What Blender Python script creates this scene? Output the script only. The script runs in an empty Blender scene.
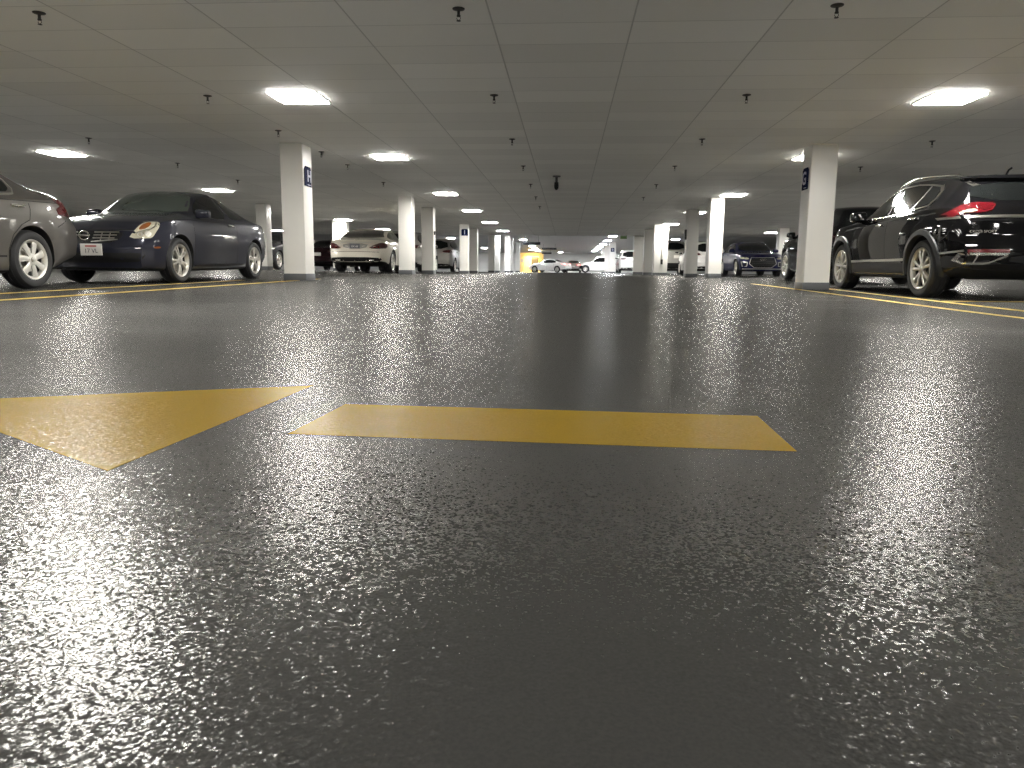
import bpy, bmesh, math, random
import numpy as np
from mathutils import Vector, Matrix
from mathutils.bvhtree import BVHTree

random.seed(7)
PI = math.pi
SC = bpy.context.scene
COL = SC.collection
R = math.radians

# ------------------------------------------------------------------ helpers
def link(o, parent=None):
    COL.objects.link(o)
    if parent is not None:
        o.parent = parent
    return o

def tag(o, label=None, cat=None, group=None, kind=None):
    if label: o['label'] = label
    if cat: o['category'] = cat
    if group: o['group'] = group
    if kind: o['kind'] = kind
    return o

def empty(name, loc=(0, 0, 0), rot=(0, 0, 0)):
    o = bpy.data.objects.new(name, None)
    o.empty_display_size = .2
    o.location = loc
    o.rotation_euler = rot
    return link(o)

def mesh_obj(name, bm, mat, parent=None, smooth=None):
    me = bpy.data.meshes.new(name)
    bm.normal_update()
    bm.to_mesh(me)
    bm.free()
    mats = mat if isinstance(mat, (list, tuple)) else [mat]
    for m in mats:
        me.materials.append(m)
    if smooth is not None:
        for p in me.polygons:
            p.use_smooth = True
        me.set_sharp_from_angle(angle=R(smooth))
    return link(bpy.data.objects.new(name, me), parent)

def bm_box(bm, c, s, bevel=0.0, rot=None, seg=2):
    r = bmesh.ops.create_cube(bm, size=1.0)
    vs = r['verts']
    bmesh.ops.scale(bm, vec=s, verts=vs)
    if bevel > 0:
        es = list({e for v in vs for e in v.link_edges})
        rb = bmesh.ops.bevel(bm, geom=es, offset=bevel, segments=seg, affect='EDGES', profile=.6)
        vs = list({v for f in rb['faces'] for v in f.verts} | {v for v in vs if v.is_valid})
    if rot is not None:
        bmesh.ops.rotate(bm, cent=(0, 0, 0), matrix=rot, verts=vs)
    bmesh.ops.translate(bm, vec=c, verts=vs)
    return vs

def box(name, c, s, mat, parent=None, bevel=0.0, rot=None, smooth=35):
    bm = bmesh.new()
    bm_box(bm, c, s, bevel, rot)
    return mesh_obj(name, bm, mat, parent, smooth if bevel > 0 else None)

def bm_lathe(bm, prof, n=32, axis='X', closed=True):
    """prof: list of (axial, radius)."""
    rings = []
    for a, r in prof:
        ring = []
        for k in range(n):
            t = 2 * PI * k / n
            c, s = r * math.cos(t), r * math.sin(t)
            p = (a, c, s) if axis == 'X' else ((c, a, s) if axis == 'Y' else (c, s, a))
            ring.append(bm.verts.new(p))
        rings.append(ring)
    for i in range(len(rings) - 1):
        for k in range(n):
            k2 = (k + 1) % n
            bm.faces.new((rings[i][k], rings[i][k2], rings[i + 1][k2], rings[i + 1][k]))
    if closed:
        bm.faces.new(list(reversed(rings[0])))
        bm.faces.new(rings[-1])
    bmesh.ops.recalc_face_normals(bm, faces=bm.faces[:])

def bm_prism(bm, poly, y0, y1):
    """poly in (x,z) extruded along y"""
    a = [bm.verts.new((x, y0, z)) for x, z in poly]
    b = [bm.verts.new((x, y1, z)) for x, z in poly]
    n = len(poly)
    bm.faces.new(a)
    bm.faces.new(list(reversed(b)))
    for i in range(n):
        j = (i + 1) % n
        bm.faces.new((a[i], b[i], b[j], a[j]))
    bmesh.ops.recalc_face_normals(bm, faces=bm.faces[:])

def bm_tube(bm, pts, r, n=8):
    rings = []
    for i, p in enumerate(pts):
        p = Vector(p)
        d = (Vector(pts[min(i + 1, len(pts) - 1)]) - Vector(pts[max(i - 1, 0)])).normalized()
        u = d.orthogonal().normalized() if abs(d.z) > .95 else d.cross(Vector((0, 0, 1))).normalized()
        v = d.cross(u).normalized()
        rings.append([bm.verts.new(p + r * (math.cos(2 * PI * k / n) * u + math.sin(2 * PI * k / n) * v)) for k in range(n)])
    for i in range(len(rings) - 1):
        for k in range(n):
            k2 = (k + 1) % n
            bm.faces.new((rings[i][k], rings[i][k2], rings[i + 1][k2], rings[i + 1][k]))
    bm.faces.new(list(reversed(rings[0])))
    bm.faces.new(rings[-1])
    bmesh.ops.recalc_face_normals(bm, faces=bm.faces[:])

def text_mesh(name, body, size, mat, parent, M, depth=.002, font_bold=.0):
    cu = bpy.data.curves.new(name + '_curve', 'FONT')
    cu.body = body
    cu.size = size
    cu.extrude = depth
    cu.offset = font_bold
    cu.align_x = 'CENTER'
    cu.align_y = 'CENTER'
    o = bpy.data.objects.new(name + '_tmp', cu)
    COL.objects.link(o)
    dg = bpy.context.evaluated_depsgraph_get()
    dg.update()
    me = bpy.data.meshes.new_from_object(o.evaluated_get(dg))
    bpy.data.objects.remove(o)
    me.transform(M)
    me.materials.clear()
    me.materials.append(mat)
    return link(bpy.data.objects.new(name, me), parent)

def pchip(tab):
    xs = np.array([t[0] for t in tab], float)
    ys = np.array([t[1] for t in tab], float)
    h = np.diff(xs)
    d = np.diff(ys) / h
    n = len(xs)
    m = np.zeros(n)
    if n == 2:
        m[:] = d[0]
    else:
        for i in range(1, n - 1):
            if d[i - 1] * d[i] > 0:
                w1, w2 = 2 * h[i] + h[i - 1], h[i] + 2 * h[i - 1]
                m[i] = (w1 + w2) / (w1 / d[i - 1] + w2 / d[i])
        m[0], m[-1] = d[0], d[-1]
    def f(x):
        x = min(max(x, xs[0]), xs[-1])
        i = min(max(int(np.searchsorted(xs, x)) - 1, 0), n - 2)
        t = (x - xs[i]) / h[i]
        return float((2*t**3-3*t*t+1)*ys[i] + (t**3-2*t*t+t)*h[i]*m[i] + (-2*t**3+3*t*t)*ys[i+1] + (t**3-t*t)*h[i]*m[i+1])
    return f

def lin(tab):
    xs = [t[0] for t in tab]
    ys = [t[1] for t in tab]
    return lambda x: float(np.interp(x, xs, ys))

# ------------------------------------------------------------------ materials
def new_mat(name):
    m = bpy.data.materials.new(name)
    m.use_nodes = True
    return m, m.node_tree.nodes, m.node_tree.links, m.node_tree.nodes['Principled BSDF']

def mat_basic(name, col, rough=.5, metal=0.0, coat=0.0, spec=.5, noise=0.0, nscale=30, bump=0.0):
    m, N, L, b = new_mat(name)
    b.inputs['Base Color'].default_value = (*col, 1)
    b.inputs['Roughness'].default_value = rough
    b.inputs['Metallic'].default_value = metal
    b.inputs['Coat Weight'].default_value = coat
    b.inputs['Coat Roughness'].default_value = .04
    b.inputs['Specular IOR Level'].default_value = spec
    if noise or bump:
        tc = N.new('ShaderNodeTexCoord')
        nz = N.new('ShaderNodeTexNoise')
        nz.inputs['Scale'].default_value = nscale
        nz.inputs['Detail'].default_value = 4
        L.new(tc.outputs['Object'], nz.inputs['Vector'])
        if noise:
            mr = N.new('ShaderNodeMapRange')
            mr.inputs['To Min'].default_value = 1 - noise
            mr.inputs['To Max'].default_value = 1 + noise
            L.new(nz.outputs['Fac'], mr.inputs['Value'])
            mx = N.new('ShaderNodeVectorMath')
            mx.operation = 'SCALE'
            mx.inputs[0].default_value = col
            L.new(mr.outputs['Result'], mx.inputs['Scale'])
            L.new(mx.outputs['Vector'], b.inputs['Base Color'])
        if bump:
            bp = N.new('ShaderNodeBump')
            bp.inputs['Strength'].default_value = 1
            bp.inputs['Distance'].default_value = bump
            L.new(nz.outputs['Fac'], bp.inputs['Height'])
            L.new(bp.outputs['Normal'], b.inputs['Normal'])
    return m

def mat_emit(name, col, s):
    m, N, L, b = new_mat(name)
    b.inputs['Base Color'].default_value = (.8, .8, .8, 1)
    b.inputs['Emission Color'].default_value = (*col, 1)
    b.inputs['Emission Strength'].default_value = s
    return m

def mat_paint(name, col, rough=.32, metal=.25, spec=.25, coat=1.0):
    """car paint: coloured base under a clear coat with fine flake variation"""
    m, N, L, b = new_mat(name)
    b.inputs['Roughness'].default_value = rough
    b.inputs['Metallic'].default_value = metal
    b.inputs['Specular IOR Level'].default_value = spec
    b.inputs['Coat Weight'].default_value = coat
    b.inputs['Coat Roughness'].default_value = .03
    tc = N.new('ShaderNodeTexCoord')
    vz = N.new('ShaderNodeTexVoronoi')
    vz.inputs['Scale'].default_value = 900
    mr = N.new('ShaderNodeMapRange')
    mr.inputs['To Min'].default_value = .85
    mr.inputs['To Max'].default_value = 1.15
    mx = N.new('ShaderNodeVectorMath')
    mx.operation = 'SCALE'
    mx.inputs[0].default_value = col
    L.new(tc.outputs['Object'], vz.inputs['Vector'])
    L.new(vz.outputs['Distance'], mr.inputs['Value'])
    L.new(mr.outputs['Result'], mx.inputs['Scale'])
    L.new(mx.outputs['Vector'], b.inputs['Base Color'])
    return m

def floor_like(name, col, col2, dr=0.0, dt=1.0, ks=1.0):
    """glossy epoxy deck coating with a pebbled, orange-peel surface"""
    m, N, L, b = new_mat(name)
    tc = N.new('ShaderNodeTexCoord')
    # colour: fine speckle and broad tyre smears
    nb = N.new('ShaderNodeTexNoise'); nb.inputs['Scale'].default_value = .9; nb.inputs['Detail'].default_value = 6
    mp = N.new('ShaderNodeMapping'); mp.inputs['Scale'].default_value = (.35, 1.2, 1)
    L.new(tc.outputs['Object'], mp.inputs['Vector']); L.new(mp.outputs['Vector'], nb.inputs['Vector'])
    nf = N.new('ShaderNodeTexNoise'); nf.inputs['Scale'].default_value = 260; nf.inputs['Detail'].default_value = 2
    L.new(tc.outputs['Object'], nf.inputs['Vector'])
    ad = N.new('ShaderNodeMath'); ad.operation = 'ADD'
    L.new(nb.outputs['Fac'], ad.inputs[0]); L.new(nf.outputs['Fac'], ad.inputs[1])
    mr = N.new('ShaderNodeMapRange'); mr.inputs['From Min'].default_value = .6; mr.inputs['From Max'].default_value = 1.4
    L.new(ad.outputs[0], mr.inputs['Value'])
    mix = N.new('ShaderNodeMix'); mix.data_type = 'RGBA'
    mix.inputs['A'].default_value = (*col, 1); mix.inputs['B'].default_value = (*col2, 1)
    L.new(mr.outputs['Result'], mix.inputs['Factor'])
    # roughness varies in broad worn streaks
    rr = N.new('ShaderNodeMapRange'); rr.inputs['From Min'].default_value = .35; rr.inputs['From Max'].default_value = .65
    rr.inputs['To Min'].default_value = FL_R0 + dr; rr.inputs['To Max'].default_value = FL_R1 + dr
    L.new(nb.outputs['Fac'], rr.inputs['Value'])
    # pebbled surface: the normal is tilted directly, so the grain keeps its glint at any distance
    n1 = N.new('ShaderNodeTexNoise'); n1.inputs['Scale'].default_value = 250; n1.inputs['Detail'].default_value = 2.0; n1.inputs['Roughness'].default_value = .45
    L.new(tc.outputs['Object'], n1.inputs['Vector'])
    n2 = N.new('ShaderNodeTexNoise'); n2.inputs['Scale'].default_value = 125; n2.inputs['Detail'].default_value = 2
    L.new(tc.outputs['Object'], n2.inputs['Vector'])
    def tilt(tex, amt):
        v = N.new('ShaderNodeVectorMath'); v.operation = 'SUBTRACT'; v.inputs[1].default_value = (.5, .5, .5)
        L.new(tex.outputs['Color'], v.inputs[0])
        k = N.new('ShaderNodeVectorMath'); k.operation = 'MULTIPLY'; k.inputs[1].default_value = (amt, amt, 0)
        L.new(v.outputs['Vector'], k.inputs[0])
        return k
    k1, k2 = tilt(n1, FL_TILT * dt), tilt(n2, FL_TILT * dt * .8)
    sm = N.new('ShaderNodeVectorMath'); sm.operation = 'ADD'
    L.new(k1.outputs['Vector'], sm.inputs[0]); L.new(k2.outputs['Vector'], sm.inputs[1])
    # very shallow unevenness of the slab, drawn out across the aisle
    n3 = N.new('ShaderNodeTexNoise'); n3.inputs['Scale'].default_value = 1.0; n3.inputs['Detail'].default_value = 3
    mp3 = N.new('ShaderNodeMapping'); mp3.inputs['Scale'].default_value = (.5, 1.7, 1)
    L.new(tc.outputs['Object'], mp3.inputs['Vector']); L.new(mp3.outputs['Vector'], n3.inputs['Vector'])
    k3 = tilt(n3, .055)
    sm3 = N.new('ShaderNodeVectorMath'); sm3.operation = 'ADD'
    L.new(sm.outputs['Vector'], sm3.inputs[0]); L.new(k3.outputs['Vector'], sm3.inputs[1])
    sm = sm3
    ge = N.new('ShaderNodeNewGeometry')
    ad2 = N.new('ShaderNodeVectorMath'); ad2.operation = 'ADD'
    L.new(ge.outputs['Normal'], ad2.inputs[0]); L.new(sm.outputs['Vector'], ad2.inputs[1])
    nn = N.new('ShaderNodeVectorMath'); nn.operation = 'NORMALIZE'
    L.new(ad2.outputs['Vector'], nn.inputs[0])
    # rough pebbles shade one another at low angles, so the mirror part levels off instead of rising to one
    df = N.new('ShaderNodeBsdfDiffuse'); gl = N.new('ShaderNodeBsdfGlossy'); ms = N.new('ShaderNodeMixShader')
    L.new(mix.outputs['Result'], df.inputs['Color']); L.new(rr.outputs['Result'], gl.inputs['Roughness'])
    gl.inputs['Color'].default_value = (1, .99, .965, 1)
    fr = N.new('ShaderNodeFresnel'); fr.inputs['IOR'].default_value = 1.32
    mn = N.new('ShaderNodeMath'); mn.operation = 'MINIMUM'; mn.inputs[1].default_value = FL_MAX * ks
    L.new(fr.outputs[0], mn.inputs[0]); L.new(mn.outputs[0], ms.inputs[0])
    for q in (gl, df): L.new(nn.outputs['Vector'], q.inputs['Normal'])
    L.new(nn.outputs['Vector'], fr.inputs['Normal'])
    L.new(df.outputs[0], ms.inputs[1]); L.new(gl.outputs[0], ms.inputs[2])
    L.new(ms.outputs[0], N['Material Output'].inputs['Surface'])
    N.remove(b)
    return m

FL_R0, FL_R1, FL_MAX, FL_TILT = .225, .250, .14, .46

def mat_ceiling():
    m, N, L, b = new_mat('ceiling tile')
    tc = N.new('ShaderNodeTexCoord')
    sep = N.new('ShaderNodeSeparateXYZ')
    L.new(tc.outputs['Object'], sep.inputs[0])
    def joint(axis, off, pitch, w):
        a = N.new('ShaderNodeMath'); a.operation = 'SUBTRACT'; a.inputs[1].default_value = off
        L.new(sep.outputs[axis], a.inputs[0])
        d = N.new('ShaderNodeMath'); d.operation = 'DIVIDE'; d.inputs[1].default_value = pitch
        L.new(a.outputs[0], d.inputs[0])
        fr = N.new('ShaderNodeMath'); fr.operation = 'FRACT'; L.new(d.outputs[0], fr.inputs[0])
        pp = N.new('ShaderNodeMath'); pp.operation = 'PINGPONG'; pp.inputs[1].default_value = .5
        L.new(fr.outputs[0], pp.inputs[0])
        lt = N.new('ShaderNodeMath'); lt.operation = 'LESS_THAN'; lt.inputs[1].default_value = w / pitch / 2
        L.new(pp.outputs[0], lt.inputs[0])
        fl = N.new('ShaderNodeMath'); fl.operation = 'FLOOR'; L.new(d.outputs[0], fl.inputs[0])
        return lt.outputs[0], fl.outputs[0]
    jx, ix = joint('X', -.694, 1.219, .014)
    jy, iy = joint('Y', 6.86, .6095, .011)
    half = N.new('ShaderNodeMath'); half.operation = 'MULTIPLY'; half.inputs[1].default_value = .85
    L.new(jy, half.inputs[0])
    mxj = N.new('ShaderNodeMath'); mxj.operation = 'MAXIMUM'
    L.new(jx, mxj.inputs[0]); L.new(half.outputs[0], mxj.inputs[1])
    cmb = N.new('ShaderNodeCombineXYZ'); L.new(ix, cmb.inputs[0]); L.new(iy, cmb.inputs[1])
    wn = N.new('ShaderNodeTexWhiteNoise'); wn.noise_dimensions = '2D'; L.new(cmb.outputs[0], wn.inputs['Vector'])
    mr = N.new('ShaderNodeMapRange'); mr.inputs['To Min'].default_value = .93; mr.inputs['To Max'].default_value = 1.03
    L.new(wn.outputs['Value'], mr.inputs['Value'])
    sc = N.new('ShaderNodeVectorMath'); sc.operation = 'SCALE'; sc.inputs[0].default_value = (.92, .91, .87)
    L.new(mr.outputs['Result'], sc.inputs['Scale'])
    mix = N.new('ShaderNodeMix'); mix.data_type = 'RGBA'
    L.new(mxj.outputs[0], mix.inputs['Factor']); L.new(sc.outputs['Vector'], mix.inputs['A'])
    mix.inputs['B'].default_value = (.60, .59, .565, 1)
    L.new(mix.outputs['Result'], b.inputs['Base Color'])
    b.inputs['Roughness'].default_value = .55
    # every tile sits at a very slightly different tilt in its grid
    bp = N.new('ShaderNodeBump'); bp.inputs['Distance'].default_value = .004
    inv = N.new('ShaderNodeMath'); inv.operation = 'SUBTRACT'; inv.inputs[0].default_value = 1
    L.new(mxj.outputs[0], inv.inputs[1]); L.new(inv.outputs[0], bp.inputs['Height'])
    L.new(bp.outputs['Normal'], b.inputs['Normal'])
    return m

M = {}
M['floor'] = floor_like('dark grey deck coating', (.040, .040, .0385), (.058, .057, .0545))
M['yellow_paint'] = floor_like('yellow deck paint', (.225, .140, .011), (.29, .185, .018), .0, 1.0, .75)
M['yellow_line'] = floor_like('yellow line paint', (.40, .27, .03), (.48, .33, .05), .10, .8)
M['ceiling'] = mat_ceiling()
M['plaster'] = mat_basic('white wall paint', (.62, .61, .58), .6, noise=.05, nscale=2)
M['far_ceiling'] = mat_basic('painted concrete soffit', (.70, .69, .67), .6, noise=.06, nscale=.7)
M['column'] = mat_basic('cream column paint', (.65, .635, .595), .4, noise=.04, nscale=3)
M['column_base'] = mat_basic('grey column base paint', (.075, .08, .085), .4)
M['lamp_frame'] = mat_basic('white lamp frame', (.8, .8, .8), .4)
LAMP = 105.0
M['lamp'] = mat_emit('lit diffuser', (1.0, .972, .912), LAMP)
M['lamp_cool'] = mat_emit('lit cool diffuser', (.95, .97, 1.0), LAMP * 2.6)
M['lamp_warm'] = mat_emit('lit warm diffuser', (1.0, .72, .3), LAMP * .9)
M['metal_dark'] = mat_basic('dark sprinkler metal', (.05, .048, .045), .4, .6)
M['sign_blue'] = mat_basic('navy sign plastic', (.006, .010, .042), .7, spec=.03)
M['sign_white'] = mat_basic('white sign lettering', (.46, .46, .56), .6, spec=.1)
M['sign_black'] = mat_basic('black hanging sign', (.015, .016, .02), .5)
M['sign_green'] = mat_basic('green sign plastic', (.10, .19, .05), .4)
M['booth'] = mat_basic('mustard yellow wall paint', (.78, .62, .30), .5, noise=.05)
M['tire'] = mat_basic('tyre rubber', (.012, .012, .013), .62, noise=.1, nscale=40)
M['rim_silver'] = mat_basic('silver wheel alloy', (.62, .60, .55), .28, .9)
M['rim_cover'] = mat_basic('silver wheel cover plastic', (.60, .585, .54), .38, .45)
M['rim_dark'] = mat_basic('dark wheel alloy', (.03, .03, .032), .35, .7)
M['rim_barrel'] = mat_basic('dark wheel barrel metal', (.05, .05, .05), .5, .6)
M['chrome'] = mat_basic('chrome trim', (.80, .78, .73), .14, 1.0)
M['satin'] = mat_basic('satin metal trim', (.55, .54, .5), .3, 1.0)
M['glass'] = mat_basic('dark car glass', (.006, .007, .007), .05, 0, spec=.35)
M['glass_green'] = mat_basic('green tinted windscreen', (.060, .072, .063), .06, 0, spec=.6)
M['black_plastic'] = mat_basic('black plastic', (.004, .004, .0045), .6, spec=.25)
M['cladding'] = mat_basic('dark grey cladding plastic', (.014, .0145, .0155), .5, spec=.35)
M['well'] = mat_basic('wheel well liner', (.006, .006, .006), .9)
M['seam'] = mat_basic('panel gap', (.004, .004, .004), .8)
M['red_lens'] = mat_basic('red tail lamp lens', (.085, .003, .006), .12, coat=1)
M['red_dark'] = mat_basic('deep red tail lamp lens', (.06, .002, .004), .1, coat=1)
M['red_lit'] = mat_emit('lit brake lamp', (1.0, .08, .07), 6)
M['clear_lens'] = mat_basic('clear lamp lens', (.60, .57, .45), .16, .35, coat=1)
M['amber_lens'] = mat_basic('amber lamp lens', (.22, .075, .022), .15, coat=1)
M['plate'] = mat_basic('white licence plate', (.62, .60, .56), .4)
M['plate_dark'] = mat_basic('grey licence plate', (.10, .10, .11), .4)
M['plate_red'] = mat_basic('plate red print', (.35, .05, .04), .5)
M['plate_ink'] = mat_basic('plate dark print', (.05, .05, .07), .5)
M['p_silver'] = mat_paint('warm grey metallic paint', (.11, .103, .094), .32, .55)
M['p_navy'] = mat_paint('slate blue metallic paint', (.017, .018, .028), .34, .3, .1, .8)
M['p_black'] = mat_paint('black paint', (.003, .003, .0035), .4, .0, 0.0, .75)
M['p_cream'] = mat_paint('pearl white paint', (.62, .58, .49), .35, .1)
M['p_white'] = mat_paint('white paint', (.72, .71, .68), .35, .0)
M['p_blue'] = mat_paint('deep blue metallic paint', (.004, .006, .045), .34, .3, .1, .8)
M['p_maroon'] = mat_paint('dark maroon paint', (.014, .004, .006), .34, .1, .1, .8)
M['p_grey'] = mat_paint('light grey metallic paint', (.30, .29, .27), .3, .5)
M['p_dgrey'] = mat_paint('charcoal metallic paint', (.016, .016, .018), .34, .3, .1, .8)

# ------------------------------------------------------------------ floor height field
fzL = pchip([(-14, -.45), (0, -.315), (6, -.268), (9, -.228), (12.5, -.180), (16, -.130), (22, -.082), (26, -.078), (34, -.07), (50, -.02), (75, .02), (130, .05)])
fzR = pchip([(-14, -.50), (0, -.40), (7, -.350), (10, -.300), (13, -.247), (16, -.20), (20, -.135), (22, -.105), (26, -.11), (34, -.075), (50, -.02), (75, .02), (130, .05)])
def fz(x, y):
    a, b = fzL(y), fzR(y)
    t = (x + 4.7) / (4.3 + 4.7)
    if t < 0:
        return a + .016 * min(-4.7 - x, 6) * max(0, min(1, (45 - y) / 15)) * max(0, min(1, (y - 12) / 8))
    if t > 1:
        return b + .004 * min(x - 4.3, 6) * max(0, min(1, (45 - y) / 15))
    t = t * t * (3 - 2 * t) * .5 + t * .5
    return a + (b - a) * t

H1, H2, YSTEP, YFAR, YBACK = 2.155, 2.85, 44.5, 112.0, -9.0
XW = 24.0

def build_floor():
    bm = bmesh.new()
    xs = sorted(set([-XW, -18, -14] + [round(-11 + .5 * i, 3) for i in range(45)] + [14, 18, XW]))
    ys = [YBACK + .5 * i for i in range(int((30 - YBACK) / .5))] + [30 + 2 * i for i in range(41)] + [YFAR]
    g = [[bm.verts.new((x, y, fz(x, y))) for x in xs] for y in ys]
    for j in range(len(ys) - 1):
        for i in range(len(xs) - 1):
            bm.faces.new((g[j][i], g[j][i + 1], g[j + 1][i + 1], g[j + 1][i]))
    o = mesh_obj('floor', bm, M['floor'], smooth=60)
    tag(o, 'dark grey glossy pebbled floor of the car park', 'floor', kind='structure')
build_floor()

def slab(name, x0, x1, y0, y1, z0, z1, mat, label, cat):
    o = box(name, ((x0 + x1) / 2, (y0 + y1) / 2, (z0 + z1) / 2), (x1 - x0, y1 - y0, z1 - z0), mat)
    # keep material coordinates in world metres
    o.data.transform(Matrix.Translation((0, 0, 0)))
    tag(o, label, cat, kind='structure')
    return o
slab('ceiling', -XW, XW, YBACK, YSTEP, H1, H1 + .75, M['ceiling'], 'low ceiling of pale rectangular tiles in a grid', 'ceiling')
slab('ceiling_far', -XW, XW, YSTEP, YFAR, H2, H2 + .2, M['far_ceiling'], 'higher pale plain ceiling at the far end', 'ceiling')
slab('wall_left', -XW - .2, -XW, YBACK, YFAR, -.6, H2 + .2, M['plaster'], 'pale side wall beyond the cars on the left', 'wall')
slab('wall_right', XW, XW + .2, YBACK, YFAR, -.6, H2 + .2, M['plaster'], 'pale side wall beyond the cars on the right', 'wall')
slab('wall_far', -XW, XW, YFAR, YFAR + .2, -.6, H2 + .2, M['plaster'], 'pale wall closing the far end of the aisle', 'wall')
slab('wall_back', -XW, XW, YBACK - .2, YBACK, -.6, H2 + .2, M['plaster'], 'pale wall behind the viewpoint', 'wall')

# ------------------------------------------------------------------ floor markings (draped on the floor)
def drape(name, poly, mat, parent=None, h=.0006, step=.25):
    bm = bmesh.new()
    f = bm.faces.new([bm.verts.new((x, y, 0)) for x, y in poly])
    for axis in (0, 1):
        lo = min(p[axis] for p in poly); hi = max(p[axis] for p in poly)
        k = math.ceil(lo / step) * step
        while k < hi:
            no = (1, 0, 0) if axis == 0 else (0, 1, 0)
            co = (k, 0, 0) if axis == 0 else (0, k, 0)
            bmesh.ops.bisect_plane(bm, geom=bm.verts[:] + bm.edges[:] + bm.faces[:], plane_co=co, plane_no=no)
            k += step
    bmesh.ops.triangulate(bm, faces=bm.faces[:])
    for v in bm.verts:
        v.co.z = fz(v.co.x, v.co.y) + h
    ret = bmesh.ops.extrude_face_region(bm, geom=bm.faces[:])
    vs = [e for e in ret['geom'] if isinstance(e, bmesh.types.BMVert)]
    for v in vs:
        v.co.z -= h + .001
    bmesh.ops.recalc_face_normals(bm, faces=bm.faces[:])
    o = mesh_obj(name, bm, mat, parent)
    return o

# camera model (same numbers the camera below uses), only to turn measured pixels into places on the floor
F_PX = 739.6
def cam_axes(vpx=567.1, vpy=272.8, r=.0092):
    vY = np.array([vpx - 512, 384 - vpy, F_PX]); vY /= np.linalg.norm(vY)
    c = -(r * vY[0] + vY[1]) / vY[2]
    vZ = np.array([r, 1, c]); vZ /= np.linalg.norm(vZ)
    return np.stack([-np.cross(vY, vZ), vY, vZ])
CAM = cam_axes()
def floor_at(u, v):
    d = CAM @ np.array([u - 512, 384 - v, F_PX])
    t = .3 / -d[2]
    for _ in range(40):
        x, y = t * d[0], t * d[1]
        t = -fz(x, y) / -d[2] if d[2] < 0 else t
    return float(t * d[0]), float(t * d[1])

arrow = empty('painted_arrow', (-.5, 1.3, fz(-.5, 1.3)))
tag(arrow, 'yellow arrow painted on the grey floor, pointing left', 'floor arrow')
def local(o, par):
    o.data.transform(Matrix.Translation(-par.location))
    o.parent = par
a0, a1 = floor_at(313.5, 385.5), floor_at(107.5, 471)
tipu = floor_at(0, 398.5); tipl = floor_at(0, 432.5)
# the two slanting sides meet in the arrow's tip outside the frame
def meet(p, q, r_, s):
    d1 = (q[0]-p[0], q[1]-p[1]); d2 = (s[0]-r_[0], s[1]-r_[1])
    k = ((r_[0]-p[0])*d2[1]-(r_[1]-p[1])*d2[0]) / (d1[0]*d2[1]-d1[1]*d2[0])
    return (p[0]+k*d1[0], p[1]+k*d1[1])
tip = meet(a0, tipu, a1, tipl)
o = drape('arrow_head', [a1, a0, tip], M['yellow_paint'], step=.2); local(o, arrow)
o = drape('arrow_shaft', [floor_at(287.5, 434), floor_at(797, 451.5), floor_at(757.5, 416), floor_at(345.5, 404)], M['yellow_paint'], step=.2); local(o, arrow)

def line_strip(name, x, y0, y1, w, label, x1=None):
    x1 = x if x1 is None else x1
    o = drape(name, [(x - w/2, y0), (x + w/2, y0), (x1 + w/2, y1), (x1 - w/2, y1)], M['yellow_line'], h=.002, step=.5)
    tag(o, label, 'parking line', 'yellow parking lines')
line_strip('parking_line', -4.72, 3.4, 13.9, .10, 'yellow line along the left bays, nearer the aisle')
line_strip('parking_line', -5.62, 4.0, 12.6, .10, 'yellow line running under the silver sedan and blue coupe')
line_strip('parking_line', 3.93, 4.4, 16.2, .10, 'yellow line along the right bays, passing in front of the column')
line_strip('parking_line', 4.58, 5.2, 13.9, .10, 'yellow line beside the wheels of the black vehicle')
o = drape('parking_line', [(4.66, 9.55), (7.6, 9.55), (7.6, 9.65), (4.66, 9.65)], M['yellow_line'], h=.0015, step=.5)
tag(o, 'yellow cross line on the floor behind the black vehicle', 'parking line', 'yellow parking lines')

# ------------------------------------------------------------------ columns
def column(x0, x1, y0, y1, label, top=None):
    top = top or (H1 if y0 < YSTEP else H2)
    cx, cy = (x0 + x1) / 2, (y0 + y1) / 2
    zb = min(fz(x, y) for x in (x0, x1) for y in (y0, y1))
    r = empty('column', (cx, cy, zb))
    tag(r, label, 'column', 'square columns')
    bm = bmesh.new()
    bm_box(bm, (0, 0, (top - zb) / 2), (x1 - x0, y1 - y0, top - zb), .018, seg=3)
    mesh_obj('shaft', bm, M['column'], r, 40)
    bm = bmesh.new()
    t = .006
    bm_box(bm, (0, 0, .06), (x1 - x0 + 2 * t, y1 - y0 + 2 * t, .12), .006)
    mesh_obj('painted_base', bm, M['column_base'], r, 40)
    return r
LC = [(12.8, 'white square column with letter H sign, beside the dark blue coupe'),
      (21.8, 'white square column at the right side of the cream sedan'),
      (25.3, 'white column next beyond the one beside the cream sedan'),
      (34.3, 'white column on the left carrying a small front-facing dark sign'),
      (37.8, 'white left column just behind the one with the front-facing sign'),
      (46.8, 'far left column, second behind the one with front-facing sign'),
      (50.3, 'far left column, third behind the one with front-facing sign'),
      (59.3, 'bright far left column, fourth behind the front-facing sign'),
      (62.8, 'bright far left column, fifth behind the front-facing sign'),
      (71.8, 'bright far left column, last before the yellow lit lobby')]
for y, lab in LC:
    column(-4.96, -4.56, y, y + .46, lab)
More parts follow.
